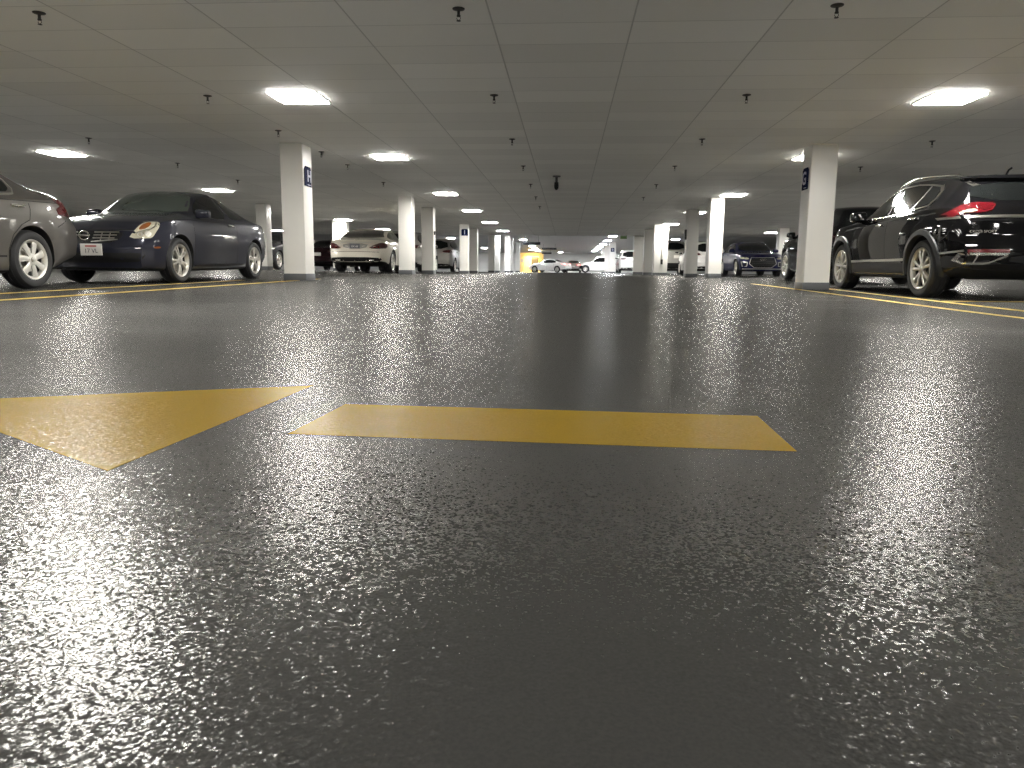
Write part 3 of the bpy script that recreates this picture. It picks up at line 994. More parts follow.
WHEELS = {}
def wheel_meshes(style, rimR, rim_mat, Rr, tw):
    def mk(name, bm, mats, sm=40):
        o = mesh_obj(name, bm, mats, None, sm)
        me = o.data
        bpy.data.objects.remove(o)
        return me
    out = []
    h = tw / 2
    bm = bmesh.new()
    q = Rr - rimR
    prof = [(-h * .80, rimR - .012), (-h * .86, rimR + .004), (-h * .98, rimR + q * .30), (-h, rimR + q * .5), (-h * .97, rimR + q * .75), (-h * .84, Rr - .012), (-h * .6, Rr - .002), (-h * .55, Rr - .008), (-h * .5, Rr), (-h * .08, Rr), (-h * .05, Rr - .008), (h * .05, Rr - .008), (h * .08, Rr), (h * .5, Rr), (h * .55, Rr - .008), (h * .6, Rr - .002),
            (h * .84, Rr - .012), (h * .97, rimR + q * .75), (h, rimR + q * .5), (h * .98, rimR + q * .30), (h * .86, rimR + .004), (h * .80, rimR - .012)]
    bm_lathe(bm, prof, 48, 'X', closed=False)
    out.append(('wheel', mk('wheel', bm, [M['tire']], 30)))
    # barrel with back plate
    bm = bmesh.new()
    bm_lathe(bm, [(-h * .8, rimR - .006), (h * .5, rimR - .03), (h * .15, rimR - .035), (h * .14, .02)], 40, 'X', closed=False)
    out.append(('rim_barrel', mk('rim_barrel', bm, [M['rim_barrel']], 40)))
    bm = bmesh.new()
    bm_lathe(bm, [(h * .18, .06), (h * .18, rimR * .62), (h * .30, rimR * .62), (h * .30, .06)], 32, 'X', closed=False)
    out.append(('brake_disc', mk('brake_disc', bm, [M['satin']], 40)))
    # rim face: outer lip + spokes + hub
    bm = bmesh.new()
    bm_lathe(bm, [(h * .45, rimR - .034), (h * .70, rimR - .030), (h * .90, rimR - .012), (h * .95, rimR + .004), (h * .88, rimR + .008), (h * .45, rimR - .010)], 48, 'X', closed=False)
    def spoke(t0, r0, w0, t1, r1, w1, x0=.78, x1=.82, th=.035):
        a0, a1 = Vector((math.cos(t0), math.sin(t0))), Vector((math.cos(t1), math.sin(t1)))
        p0, p1 = a0 * r0, a1 * r1
        d = (p1 - p0).normalized(); n = Vector((-d.y, d.x))
        vs = []
        for p, w, xx in ((p0, w0, x0), ((p0 + p1) / 2, (w0 + w1) / 2 * .96, (x0 + x1) / 2 + .06), (p1, w1, x1)):
            L_, R_ = p + n * w / 2, p - n * w / 2
            X = h * xx
            vs.append([bm.verts.new((X - th, L_.x, L_.y)), bm.verts.new((X - .006, L_.x, L_.y)), bm.verts.new((X, *(p + n * w * .32))), bm.verts.new((X, *(p - n * w * .32))), bm.verts.new((X - .006, R_.x, R_.y)), bm.verts.new((X - th, R_.x, R_.y))])
        for i in range(2):
            for k in range(6):
                k2 = (k + 1) % 6
                bm.faces.new((vs[i][k], vs[i][k2], vs[i + 1][k2], vs[i + 1][k]))
        bm.faces.new(vs[0]); bm.faces.new(vs[2])
    ro = rimR - .02
    if style == 'cover7':
        for k in range(7):
            t = 2 * PI * k / 7
            spoke(t, .03, .05, t, ro, .085, .80, .80, .02)
            spoke(t + .16, .09, .016, t + .16, ro, .022, .80, .78, .012)
    elif style == 'twin5':
        for k in range(5):
            t = 2 * PI * k / 5
            for s in (-1, 1):
                spoke(t + s * .18, .045, .034, t + s * .17, ro, .040)
    elif style == 'vee5':
        for k in range(5):
            t = 2 * PI * k / 5
            for s in (-1, 1):
                spoke(t + s * .12, .05, .038, t + s * .25, ro, .054)
    elif style == 'ten':
        for k in range(10):
            t = 2 * PI * k / 10
            spoke(t, .04, .03, t, ro, .034)
    else:
        for k in range(5):
            t = 2 * PI * k / 5
            spoke(t, .04, .06, t, ro, .085)
    bm_lathe(bm, [(h * .5, .075), (h * .80, .07), (h * .86, .05), (h * .88, .004)], 24, 'X', closed=False)
    bmesh.ops.recalc_face_normals(bm, faces=bm.faces[:])
    out.append(('rim', mk('rim', bm, [M[rim_mat]], 35)))
    bm = bmesh.new()
    bm_lathe(bm, [(h * .86, .032), (h * .93, .030), (h * .95, .004)], 18, 'X', closed=False)
    out.append(('hub_cap', mk('hub_cap', bm, [M['satin']], 40)))
    if style == 'vee5':
        bm = bmesh.new()
        for k in range(5):
            t = 2 * PI * k / 5
            a0, a1, a2 = t - .10, t + .10, t
            pts = [(.08 * math.cos(a2), .08 * math.sin(a2)), (ro * math.cos(t - .17), ro * math.sin(t - .17)), (ro * math.cos(t + .17), ro * math.sin(t + .17))]
            vs = [bm.verts.new((h * .62, *p)) for p in pts]; vb = [bm.verts.new((h * .5, *p)) for p in pts]
            bm.faces.new(vs); bm.faces.new(list(reversed(vb)))
            for i in range(3):
                j = (i + 1) % 3
                bm.faces.new((vs[i], vb[i], vb[j], vs[j]))
        bmesh.ops.recalc_face_normals(bm, faces=bm.faces[:])
        out.append(('rim_insert', mk('rim_insert', bm, [M['rim_dark']], 40)))
    return out

def ground(x, y, wb, along_neg):
    """height and pitch of a car standing on the sloping floor"""
    z0, z1 = fz(x, y - wb / 2), fz(x, y + wb / 2)
    sl = math.atan2(z1 - z0, wb)
    return (z0 + z1) / 2, (-sl if along_neg else sl)

def generic(kind, L, W, H, wb, fo, paint, Rw=.33):
    """body tables of an ordinary sedan, hatchback, suv or pickup scaled to its size"""
    w = W / 2
    if kind == 'sedan':
        T = [(0, .46), (.015, .52), (.07, .585), (.17, .65), (.25, .68), (.28, .695), (.40, .92), (.46, .985), (.55, 1.0), (.66, .965), (.76, .83), (.84, .75), (.93, .725), (.97, .70), (.99, .62), (1, .55)]
        B = [(0, .42), (.06, .52), (.2, .60), (.3, .635), (.6, .67), (.8, .69), (.93, .685), (1, .52)]
        G = [(0, .62), (.25, .70), (.42, .58), (.6, .56), (.75, .60), (1, .62)]
    elif kind == 'suv':
        T = [(0, .52), (.02, .575), (.1, .625), (.22, .665), (.26, .69), (.38, .92), (.45, .985), (.6, 1.0), (.8, .985), (.89, .945), (.955, .72), (.98, .65), (1, .56)]
        B = [(0, .48), (.06, .56), (.2, .61), (.6, .645), (.9, .66), (.96, .63), (1, .53)]
        G = [(0, .66), (.25, .72), (.42, .64), (.6, .63), (.85, .61), (1, .68)]
    else:
        T = [(0, .54), (.02, .60), (.08, .635), (.2, .66), (.24, .68), (.33, .93), (.39, .995), (.52, 1.0), (.60, .97), (.63, .74), (.66, .70), (.97, .70), (1, .66)]
        B = [(0, .50), (.06, .58), (.25, .63), (.6, .66), (.66, .685), (.97, .685), (1, .64)]
        G = [(0, .72), (.22, .76), (.40, .66), (.6, .66), (.66, .86), (1, .86)]
    return dict(L=L, W=W, wb=wb, fo=fo, R=Rw, arch=Rw + .055, paint=paint, mid=L * .5, N=56,
                top=[(a * L, b * H) for a, b in T], belt=[(a * L, b * H) for a, b in B],
                bot=[(0, .24), (L * .3, .20), (L * .75, .21), (L, .32)],
                hw=[(0, w * .80), (.3, w * .93), (.8, w * .99), (L * .5, w), (L - .8, w * .985), (L - .3, w * .94), (L, w * .82)],
                gw=[(a * L, b * W / 1.8 * .98) for a, b in G],
                front=[(.1, .10), (.3, .02), (.5, 0), (.7, .05), (1.0, .2)], rear=[(.2, .12), (.45, .01), (.6, 0), (.8, .06), (1.1, .12)], kf=.25, kr=.18)

def dress(c, kind, H, rim=('twin5', .22, 'rim_silver'), plate=None, lit=False, glass='glass', plate_back=True):
    """windows, lamps, plate, wheels and mirrors of an ordinary car"""
    S = c.S; L, W = S['L'], S['W']; w = W / 2
    tp, bl = c.top, c.belt
    if kind == 'sedan':
        lo = [(f * L, bl(f * L) + .03) for f in (.36, .5, .64, .74)]
        c.both('side_window', [(.335 * L, bl(.335 * L) + .04)] + lo[0:3] + [(.76 * L, bl(.74 * L) + .05), (.70 * L, H * .86), (.62 * L, H * .915), (.52 * L, H * .925), (.44 * L, H * .90)], glass)
        c.patch('windshield', 'front', [(-.36 * W, H * .71), (.36 * W, H * .71), (.285 * W, H * .955), (-.285 * W, H * .955)], glass)
        c.patch('rear_window', 'rear', [(-.34 * W, H * .775), (.34 * W, H * .775), (.275 * W, H * .95), (-.275 * W, H * .95)], glass)
        zl, zt = H * .50, H * .60
        ms = .31 * L
    elif kind == 'suv':
        c.both('side_window', [(.30 * L, bl(.3 * L) + .05), (.5 * L, bl(.5 * L) + .03), (.8 * L, bl(.8 * L) + .04), (.89 * L, bl(.88 * L) + .10), (.84 * L, H * .90), (.6 * L, H * .925), (.44 * L, H * .91)], glass)
        c.patch('windshield', 'front', [(-.37 * W, H * .70), (.37 * W, H * .70), (.31 * W, H * .95), (-.31 * W, H * .95)], glass)
        c.patch('rear_window', 'rear', [(-.36 * W, H * .68), (.36 * W, H * .68), (.31 * W, H * .92), (-.31 * W, H * .92)], glass)
        zl, zt = H * .52, H * .60
        ms = .285 * L
    else:
        c.both('side_window', [(.29 * L, bl(.29 * L) + .05), (.45 * L, bl(.45 * L) + .03), (.585 * L, bl(.58 * L) + .03), (.575 * L, H * .91), (.5 * L, H * .93), (.40 * L, H * .92)], glass)
        c.patch('windshield', 'front', [(-.38 * W, H * .70), (.38 * W, H * .70), (.32 * W, H * .95), (-.32 * W, H * .95)], glass)
        c.patch('rear_window', 'rear', [(-.37 * W, H * .73), (.37 * W, H * .73), (.33 * W, H * .93), (-.33 * W, H * .93)], glass)
        zl, zt = H * .52, H * .55
        ms = .27 * L
    c.pair('headlight', 'front', [(.27 * W, zl - .06), (.45 * W, zl - .02), (.47 * W, zl + .07), (.31 * W, zl + .04)], 'clear_lens')
    c.patch('grille', 'front', [(-.22 * W, zl - .12), (.22 * W, zl - .12), (.24 * W, zl + .02), (-.24 * W, zl + .02)], 'black_plastic')
    c.patch('lower_intake', 'front', [(-.30 * W, .27), (.30 * W, .27), (.34 * W, .36), (-.34 * W, .36)], 'black_plastic')
    c.patch('rear_valance', 'rear', [(-.40 * W, .30), (.40 * W, .30), (.42 * W, .42), (-.42 * W, .42)], 'black_plastic')
    if kind == 'pickup':
        c.pair('taillight', 'rear', [(.41 * W, H * .44), (.47 * W, H * .44), (.47 * W, H * .64), (.41 * W, H * .64)], 'red_lens')
        c.patch('bumper', 'rear', [(-.46 * W, .42), (.46 * W, .42), (.46 * W, .62), (-.46 * W, .62)], 'black_plastic', off=.03, thick=.05)
        c.patch('tailgate_handle', 'rear', [(-.09, H * .60), (.09, H * .60), (.09, H * .635), (-.09, H * .635)], 'black_plastic')
    else:
        c.pair('taillight', 'rear', [(.22 * W, zt - .02), (.46 * W, zt - .06), (.48 * W, zt + .08), (.24 * W, zt + .06)], 'red_lit' if lit else 'red_lens')
    if plate_back:
        c.plate('rear', 0, H * .50, text=plate)
    c.wheels(*rim)
    c.mirrors(ms, bl(ms) + .06)
    for f in ((.30, .51, .70) if kind != 'pickup' else (.27, .43, .58)):
        c.both('door_seam', [(f * L - .004, .34), (f * L + .004, .34), (f * L + .004, bl(f * L)), (f * L - .004, bl(f * L))], 'seam', off=.001, round_=0, thick=.004)
    c.handles([(.47 * L, bl(.47 * L) - .09), (.66 * L, bl(.66 * L) - .09)] if kind != 'pickup' else [(.40 * L, bl(.4 * L) - .1)], S['paint'])

# ---- dark blue-grey coupe (faces the viewpoint)
S = dict(L=4.636, W=1.796, wb=2.675, fo=.98, R=.334, arch=.385, paint='p_navy', mid=2.6, N=100, kf=.30, kr=.24, fade=.85, curve=.16,
    top=[(0, .74), (.05, .81), (.3, .905), (.7, .975), (1.05, 1.02), (1.28, 1.05), (1.6, 1.25), (1.85, 1.385), (2.1, 1.44), (2.4, 1.46), (2.8, 1.44), (3.15, 1.375), (3.6, 1.225), (3.95, 1.095), (4.15, 1.045), (4.5, 1.015), (4.59, .96), (4.636, .87)],
    belt=[(0, .68), (.15, .80), (.4, .885), (.9, .935), (1.3, .955), (2.0, .965), (3.0, .985), (3.7, 1.005), (4.2, .985), (4.5, .955), (4.636, .80)],
    bot=[(0, .20), (.8, .17), (2.3, .165), (3.8, .19), (4.636, .30)],
    hw=[(0, .74), (.25, .83), (.7, .885), (1.5, .895), (3.0, .897), (3.8, .89), (4.3, .84), (4.636, .72)],
    gw=[(0, .60), (1.2, .66), (1.9, .56), (2.6, .535), (3.2, .54), (3.8, .62), (4.636, .60)],
    front=[(.1, .14), (.22, .06), (.36, .0), (.5, .0), (.62, .04), (.72, .10), (.85, .22)], rear=[(.2, .14), (.4, .02), (.6, 0), (.8, .06), (1.0, .08)])
z, pt = ground(-6.5, 12.215, 2.675, True)
c = Car(S, 'coupe', 'dark slate blue two-door coupe facing the camera, beside the left column', 'car', (-6.65, 12.215, z), PI, pt)
c.patch('windshield', 'front', [(-.70, 1.045), (.70, 1.045), (.61, 1.25), (.52, 1.41), (-.52, 1.41), (-.61, 1.25)], 'glass_green', round_=1)
c.both('side_window', [(1.60, 1.005), (2.1, 1.005), (2.72, 1.02), (2.70, 1.345), (2.5, 1.37), (2.25, 1.365), (1.95, 1.28)], 'glass')
c.both('quarter_window', [(2.80, 1.025), (3.30, 1.04), (3.48, 1.06), (3.22, 1.21), (3.0, 1.285), (2.79, 1.335)], 'glass')
c.patch('rear_window', 'rear', [(-.60, 1.11), (.60, 1.11), (.50, 1.38), (-.50, 1.38)], 'glass')
OB = R(35)
for sd in (-1, 1):
    hl = c.patch('headlight', (sd, OB), [(.549, .632), (.609, .713), (.696, .805), (.774, .858), (.851, .876), (.952, .876), (.985, .86), (.961, .795), (.906, .724), (.864, .660), (.811, .637)], 'clear_lens', off=.006, thick=.03)
    c.patch('headlight_amber', (sd, OB), [(.687, .760), (.747, .827), (.825, .860), (.876, .862), (.861, .832), (.807, .782), (.730, .755)], 'amber_lens', off=.010, thick=.006, parent=hl)
    c.strip('headlight_surround', (sd, OB), [(.94, .865), (.90, .80), (.83, .76), (.74, .735), (.64, .70)], .012, 'chrome', off=.010, parent=hl)
    for a_, z_, r_ in ((.70, .685, .038), (.80, .70, .045)):
        c.patch('headlight_reflector', (sd, OB), [(a_ + r_ * math.cos(2 * PI * k / 12), z_ + r_ * .9 * math.sin(2 * PI * k / 12)) for k in range(12)], 'satin', off=.009, thick=.005, parent=hl)
gr = c.patch('grille', 'front', [(-.46, .60), (-.30, .555), (.30, .555), (.46, .60), (.52, .70), (.40, .735), (-.40, .735), (-.52, .70)], 'black_plastic', off=.003)
for k, zz in enumerate((.712, .672, .632)):
    for sd in (-1, 1):
        c.patch('grille_bar', 'front', [(sd * (.12), zz - .007), (sd * (.45 - .02 * k), zz - .007), (sd * (.45 - .02 * k), zz + .007), (sd * .12, zz + .007)], 'satin', off=.012, thick=.01, round_=0, parent=gr)
    for x in (-.34, -.23, .23, .34):
        c.patch('grille_divider', 'front', [(x - .006, zz - .03), (x + .006, zz - .03), (x + .006, zz + .005), (x - .006, zz + .005)], 'satin', off=.008, thick=.008, round_=0, parent=gr)
h = c.hit('front', 0, .665, 0)[0]
bm = bmesh.new()
ring = [(.072 * math.cos(2 * PI * k / 28), h.y + .03, .665 + .060 * math.sin(2 * PI * k / 28)) for k in range(29)]
bm_tube(bm, ring, .011, 8)
bm_box(bm, (0, h.y + .032, .665), (.17, .016, .028), .004)
mesh_obj('badge', bm, M['chrome'], c.root, 50)
for sd in (-1, 1):
    c.patch('grille_wing_trim', 'front', [(sd * .10, .575), (sd * .44, .605), (sd * .46, .625), (sd * .10, .592)], 'satin', off=.008, parent=gr)
c.patch('lower_intake', 'front', [(-.72, .335), (-.66, .30), (.66, .30), (.72, .335), (.76, .425), (.70, .435), (-.70, .435), (-.76, .425)], 'black_plastic', off=.002)
c.patch('chin_spoiler', 'front', [(-.70, .185), (.70, .185), (.72, .235), (-.72, .235)], 'black_plastic', off=.006)
c.plate('front', -.12, .475, w=.31, h=.16, text=('red', '17 VL'))
c.pair('taillight', 'rear', [(.44, .84), (.80, .78), (.84, .93), (.52, .95)], 'red_lens')
c.plate('rear', 0, .80)
for s in (1.40, 2.90):
    c.both('door_seam', [(s - .005, .30), (s + .005, .30), (s + .005, .93), (s - .005, .93)], 'seam', off=.001, round_=0, thick=.004)
c.both('sill_trim', [(1.42, .235), (3.20, .245), (3.20, .285), (1.42, .275)], 'black_plastic', off=.004)
c.strip('hood_seam', 'front', [(-.62, .765), (-.3, .752), (.3, .752), (.62, .765)], .012, 'seam', off=.001)
c.handles([(2.66, .915)], 'chrome')
c.mirrors(1.68, 1.035, out=.13, size=(.22, .13, .145))
c.wheels('twin5', .235, 'rim_silver', .215)
for sd, ax in ((-1, 'left'), (1, 'right')):
    c.patch('side_marker', ax, [(.36, .50), (.48, .505), (.48, .53), (.36, .525)], 'amber_lens', off=.003)

# ---- warm grey sedan at the left edge (tail towards the coupe)
S = dict(L=4.863, W=1.83, wb=2.775, fo=.965, R=.334, arch=.385, paint='p_silver', mid=2.7, N=100, kf=.28, kr=.22, fade=.8, curve=.15,
    top=[(0, .70), (.08, .76), (.5, .88), (1.0, .96), (1.28, 1.0), (1.85, 1.32), (2.2, 1.43), (2.6, 1.47), (3.1, 1.465), (3.45, 1.42), (3.75, 1.33), (4.05, 1.215), (4.25, 1.165), (4.55, 1.135), (4.70, 1.115), (4.80, 1.03), (4.863, .92)],
    belt=[(0, .62), (.3, .74), (1.0, .875), (1.4, .92), (2.5, .97), (3.4, 1.005), (4.1, 1.04), (4.5, 1.05), (4.7, 1.03), (4.863, .88)],
    bot=[(0, .20), (.8, .17), (2.3, .165), (4.0, .19), (4.863, .34)],
    hw=[(0, .74), (.3, .84), (.8, .90), (1.5, .912), (3.2, .915), (4.0, .90), (4.5, .845), (4.863, .74)],
    gw=[(0, .60), (1.2, .66), (1.9, .60), (2.6, .575), (3.3, .57), (3.9, .63), (4.863, .64)],
    front=[(.1, .12), (.3, .02), (.45, 0), (.6, .03), (.8, .14)], rear=[(.25, .16), (.40, .03), (.55, 0), (.72, .02), (.80, .08), (1.0, .14), (1.1, .12)])
z, pt = ground(-7.0, 6.81, 2.775, True)
c = Car(S, 'sedan', 'warm grey sedan cut off by the left edge, red tail light and silver wheel showing', 'car', (-7.01, 6.83, z), PI, pt)
c.patch('windshield', 'front', [(-.70, 1.0), (.70, 1.0), (.55, 1.40), (-.55, 1.40)], 'glass')
c.patch('rear_window', 'rear', [(-.62, 1.15), (.62, 1.15), (.52, 1.40), (-.52, 1.40)], 'glass')
sw = c.both('side_window', [(1.75, 1.0), (2.5, 1.01), (3.3, 1.045), (3.56, 1.085), (3.58, 1.20), (3.40, 1.29), (3.1, 1.365), (2.5, 1.385), (2.1, 1.30)], 'glass')
for ax in ('left', 'right'):
    c.strip('window_trim', ax, [(1.75, .99), (2.5, .998), (3.3, 1.03), (3.57, 1.06), (3.625, 1.12), (3.60, 1.215), (3.42, 1.305), (3.1, 1.382), (2.5, 1.40)], .018, 'satin', off=.006)
    c.strip('belt_crease', ax, [(1.4, .925), (2.6, .962), (3.5, .985), (4.25, 1.005)], .010, 'seam', off=.001)
tl = []
for ax, sx in (('left', -1), ('right', 1)):
    t = c.patch('taillight', ax, [(4.17, 1.045), (4.31, 1.06), (4.45, 1.0), (4.555, .91), (4.575, .85), (4.49, .855), (4.39, .95)], 'red_lens', off=.008, thick=.03)
    c.patch('taillight_rear', 'rear', [(sx * .50, .96), (sx * .80, .985), (sx * .86, .95), (sx * .86, .86), (sx * .78, .86)], 'red_lens', off=.006, parent=t)
    c.patch('taillight_clear', ax, [(4.37, 1.015), (4.43, 1.0), (4.535, .91), (4.53, .88), (4.45, .945)], 'red_dark', off=.011, thick=.004, parent=t)
c.pair('headlight', 'front', [(.45, .63), (.82, .66), (.86, .78), (.60, .73)], 'clear_lens')
c.patch('grille', 'front', [(-.38, .52), (.38, .52), (.45, .70), (-.45, .70)], 'black_plastic')
c.plate('rear', 0, .80)
for s in (1.42, 2.52):
    c.both('door_seam', [(s - .005, .30), (s + .005, .30), (s + .005, 1.0), (s - .005, 1.0)], 'seam', off=.001, round_=0, thick=.004)
for ax in ('left', 'right'):
    c.strip('door_seam', ax, [(3.725, 1.02), (3.735, .90), (3.70, .78), (3.56, .72), (3.42, .60), (3.36, .45), (3.36, .30)], .011, 'seam', off=.001)
    c.strip('bumper_seam', ax, [(4.20, .72), (4.42, .80), (4.50, .86)], .010, 'seam', off=.001)
    c.strip('sill_crease', ax, [(1.45, .36), (3.33, .37)], .02, 'seam', off=.001)
c.handles([(2.30, .915), (3.52, .925)], 'chrome')
c.mirrors(1.72, 1.02)
c.wheels('cover7', .222, 'rim_cover', .215)

# ---- big black five-door at the right (seen from behind)
S = dict(L=4.966, W=1.99, wb=2.98, fo=.93, R=.386, arch=.452, paint='p_black', mid=2.7, N=110, kf=.24, kr=.15, fade=.75, curve=.14,
    top=[(0, .98), (.06, 1.03), (.4, 1.10), (1.0, 1.16), (1.35, 1.19), (1.7, 1.38), (2.0, 1.52), (2.4, 1.635), (2.8, 1.665), (3.3, 1.65), (3.84, 1.61), (4.25, 1.565), (4.40, 1.54), (4.48, 1.49), (4.66, 1.34), (4.80, 1.20), (4.88, 1.14), (4.93, 1.06), (4.966, .98)],
    belt=[(0, .90), (.15, .97), (.5, 1.03), (1.3, 1.085), (2.2, 1.105), (3.2, 1.14), (4.0, 1.175), (4.5, 1.16), (4.8, 1.10), (4.966, .94)],
    bot=[(0, .26), (.9, .23), (2.5, .23), (4.1, .25), (4.966, .38)],
    hw=[(0, .84), (.3, .93), (.8, .985), (1.6, .985), (2.6, .98), (3.6, .99), (4.2, .985), (4.6, .955), (4.966, .89)],
    gw=[(0, .70), (1.2, .74), (2.0, .68), (2.8, .655), (3.6, .645), (4.3, .64), (4.6, .70), (4.966, .76)],
    front=[(.1, .16), (.3, .04), (.5, 0), (.8, .02), (1.05, .12)], rear=[(.3, .18), (.45, .06), (.58, .0), (.70, .02), (.80, .05), (.95, .06), (1.1, .10), (1.3, .12)])
z, pt = ground(5.745, 12.07, 2.98, False)
c = Car(S, 'crossover', 'large black crossover parked at the right edge, chrome window line and red tail lights', 'car', (5.745, 12.07, z), 0, pt)
c.patch('windshield', 'front', [(-.80, 1.20), (.80, 1.20), (.66, 1.60), (-.66, 1.60)], 'glass')
c.patch('rear_window', 'rear', [(-.74, 1.23), (.74, 1.23), (.62, 1.475), (-.62, 1.475)], 'glass')
c.both('side_window', [(1.66, 1.155), (2.3, 1.16), (2.56, 1.17), (2.55, 1.525), (2.35, 1.49), (2.05, 1.37)], 'glass')
c.both('rear_door_window', [(2.64, 1.175), (3.30, 1.205), (3.43, 1.38), (3.46, 1.505), (3.1, 1.545), (2.62, 1.535)], 'glass')
c.both('quarter_window', [(3.42, 1.215), (3.80, 1.245), (3.86, 1.34), (3.82, 1.45), (3.56, 1.485), (3.52, 1.38)], 'glass')
for ax in ('left', 'right'):
    c.strip('window_trim', ax, [(1.60, 1.135), (2.3, 1.135), (2.8, 1.145), (3.3, 1.175), (3.84, 1.22)], .022, 'chrome', off=.007)
    c.strip('window_trim', ax, [(1.64, 1.165), (1.85, 1.29), (2.1, 1.42), (2.35, 1.515), (2.6, 1.56), (3.1, 1.56), (3.5, 1.525), (3.82, 1.48)], .024, 'chrome', off=.008)
    c.strip('window_trim', ax, [(3.82, 1.485), (3.92, 1.41), (3.925, 1.32), (3.86, 1.215)], .055, 'chrome', off=.008)
    c.strip('pillar_trim', ax, [(3.36, 1.19), (3.48, 1.38), (3.51, 1.51)], .03, 'satin', off=.007)
    c.strip('pillar_trim', ax, [(2.60, 1.16), (2.585, 1.545)], .06, 'black_plastic', off=.005)
    c.strip('shoulder_crease', ax, [(1.1, 1.0), (2.2, 1.045), (3.2, 1.075), (4.2, 1.10)], .012, 'seam', off=.001)
    c.patch('sill_cladding', ax, [(1.40, .30), (3.45, .31), (3.46, .46), (1.40, .45)], 'cladding', off=.012, round_=0, thick=.02)
    c.strip('sill_trim', ax, [(1.42, .475), (3.44, .505)], .035, 'satin', off=.014, thick=.02)
    c.patch('bumper_cladding', ax, [(4.36, .42), (4.52, .40), (4.90, .44), (4.90, .52), (4.40, .56)], 'cladding', off=.008)
    c.strip('bumper_trim', ax, [(4.40, .585), (4.86, .615)], .024, 'satin', off=.010, thick=.02)
    for sd2, hy in c.hubs:
        if (sd2 < 0) != (ax == 'left'): continue
        # dark cladding lip round each wheel arch
        bm = bmesh.new(); prev = None
        for k in range(33):
            t = R(-12) + (PI + R(24)) * k / 32
            ring = []
            for rr_, oo in ((.444, -.05), (.444, .018), (.452, .026), (.515, .018), (.525, .0), (.525, -.03)):
                yy, zz = hy + rr_ * math.cos(t), S['R'] + rr_ * math.sin(t)
                hh = c.hit(ax, c.y0 - yy, max(zz, .32), 0)
                xx = (abs(hh[0].x) if hh else S['W'] / 2) 
                ring.append(bm.verts.new((sd2 * (xx + oo), yy, zz)))
            if prev:
                for j in range(5):
                    bm.faces.new((prev[j], prev[j + 1], ring[j + 1], ring[j]))
            prev = ring
        bmesh.ops.recalc_face_normals(bm, faces=bm.faces[:])
        mesh_obj('wheel_arch_cladding', bm, M['cladding'], c.root, 50)
    # roof rail
    pts = []
    for k in range(12):
        s_ = 2.15 + (4.15 - 2.15) * k / 11
        hh = c.hit('top', (-1 if ax == 'left' else 1) * .60, s_, 0)
        pts.append((hh[0].x, hh[0].y, hh[0].z + (.012 if k in (0, 11) else .045)))
    bm = bmesh.new(); bm_tube(bm, pts, .017, 8); mesh_obj('roof_rail', bm, M['chrome'], c.root, 60)
    sx = -1 if ax == 'left' else 1
    t = c.patch('taillight', 'rear', [(sx * .97, 1.05), (sx * .92, 1.12), (sx * .80, 1.185), (sx * .70, 1.215), (sx * .51, 1.205), (sx * .46, 1.19), (sx * .56, 1.085), (sx * .78, 1.075)], 'red_lens', off=.010, thick=.03)
    c.patch('taillight_dark', 'rear', [(sx * .68, 1.115), (sx * .55, 1.115), (sx * .49, 1.18), (sx * .68, 1.185)], 'red_dark', off=.014, thick=.004, parent=t)
    c.patch('taillight_clear', 'rear', [(sx * .92, 1.07), (sx * .70, 1.085), (sx * .70, 1.125), (sx * .80, 1.115)], 'clear_lens', off=.014, thick=.004, parent=t)
    c.patch('taillight_wrap', ax, [(4.44, 1.04), (4.56, 1.075), (4.66, 1.09), (4.68, 1.05), (4.60, 1.035)], 'red_lens', off=.010, parent=t)
    c.strip('reflector', 'rear', [(sx * .85, .612), (sx * .40, .612)], .038, 'red_lens', off=.012)
    ex = c.strip('exhaust_trim', 'rear', [(sx * .88, .575), (sx * .40, .580), (sx * .42, .56), (sx * .60, .475), (sx * .66, .465), (sx * .85, .465), (sx * .89, .50)], .024, 'chrome', off=.016, thick=.02, closed=True)
    c.patch('exhaust_insert', 'rear', [(sx * .86, .555), (sx * .48, .560), (sx * .62, .485), (sx * .84, .485)], 'black_plastic', off=.004, parent=ex)
    c.strip('exhaust_divider', 'rear', [(sx * .735, .57), (sx * .76, .475)], .018, 'chrome', off=.013, parent=ex)
    c.strip('spoiler_edge', ax, [(4.28, 1.50), (4.40, 1.43)], .02, 'chrome', off=.006)
c.strip('tailgate_trim', 'rear', [(-.97, 1.02), (-.5, 1.03), (.5, 1.03), (.97, 1.02)], .030, 'satin', off=.012)
c.patch('spoiler', 'rear', [(-.66, 1.49), (.66, 1.49), (.66, 1.53), (-.66, 1.53)], 'p_black', off=.05, thick=.08)
c.patch('lower_bumper', 'rear', [(-.74, .39), (.74, .39), (.80, .455), (-.80, .455)], 'black_plastic', off=.004)
c.patch('lower_bumper', 'rear', [(-.38, .47), (.38, .47), (.36, .56), (-.36, .56)], 'cladding', off=.004)
c.plate('rear', 0, .84, w=.31, h=.155)
for s in (1.50, 2.73):
    c.both('door_seam', [(s - .005, .50), (s + .005, .50), (s + .005, 1.12), (s - .005, 1.12)], 'seam', off=.001, round_=0, thick=.004)
for ax in ('left', 'right'):
    c.strip('door_seam', ax, [(3.92, 1.18), (3.86, 1.02), (3.62, .92), (3.48, .76), (3.44, .52)], .011, 'seam', off=.001)
    c.strip('bumper_seam', ax, [(4.36, .72), (4.52, .80), (4.66, .98)], .010, 'seam', off=.001)
c.pair('headlight', 'front', [(.50, .82), (.86, .86), (.90, .96), (.55, .93)], 'clear_lens')
c.patch('grille', 'front', [(-.5, .76), (.5, .76), (.5, .96), (-.5, .96)], 'black_plastic')
ha, hb = c.hit('rear', -.83, .845, 0)[0], c.hit('rear', -.55, .845, 0)[0]
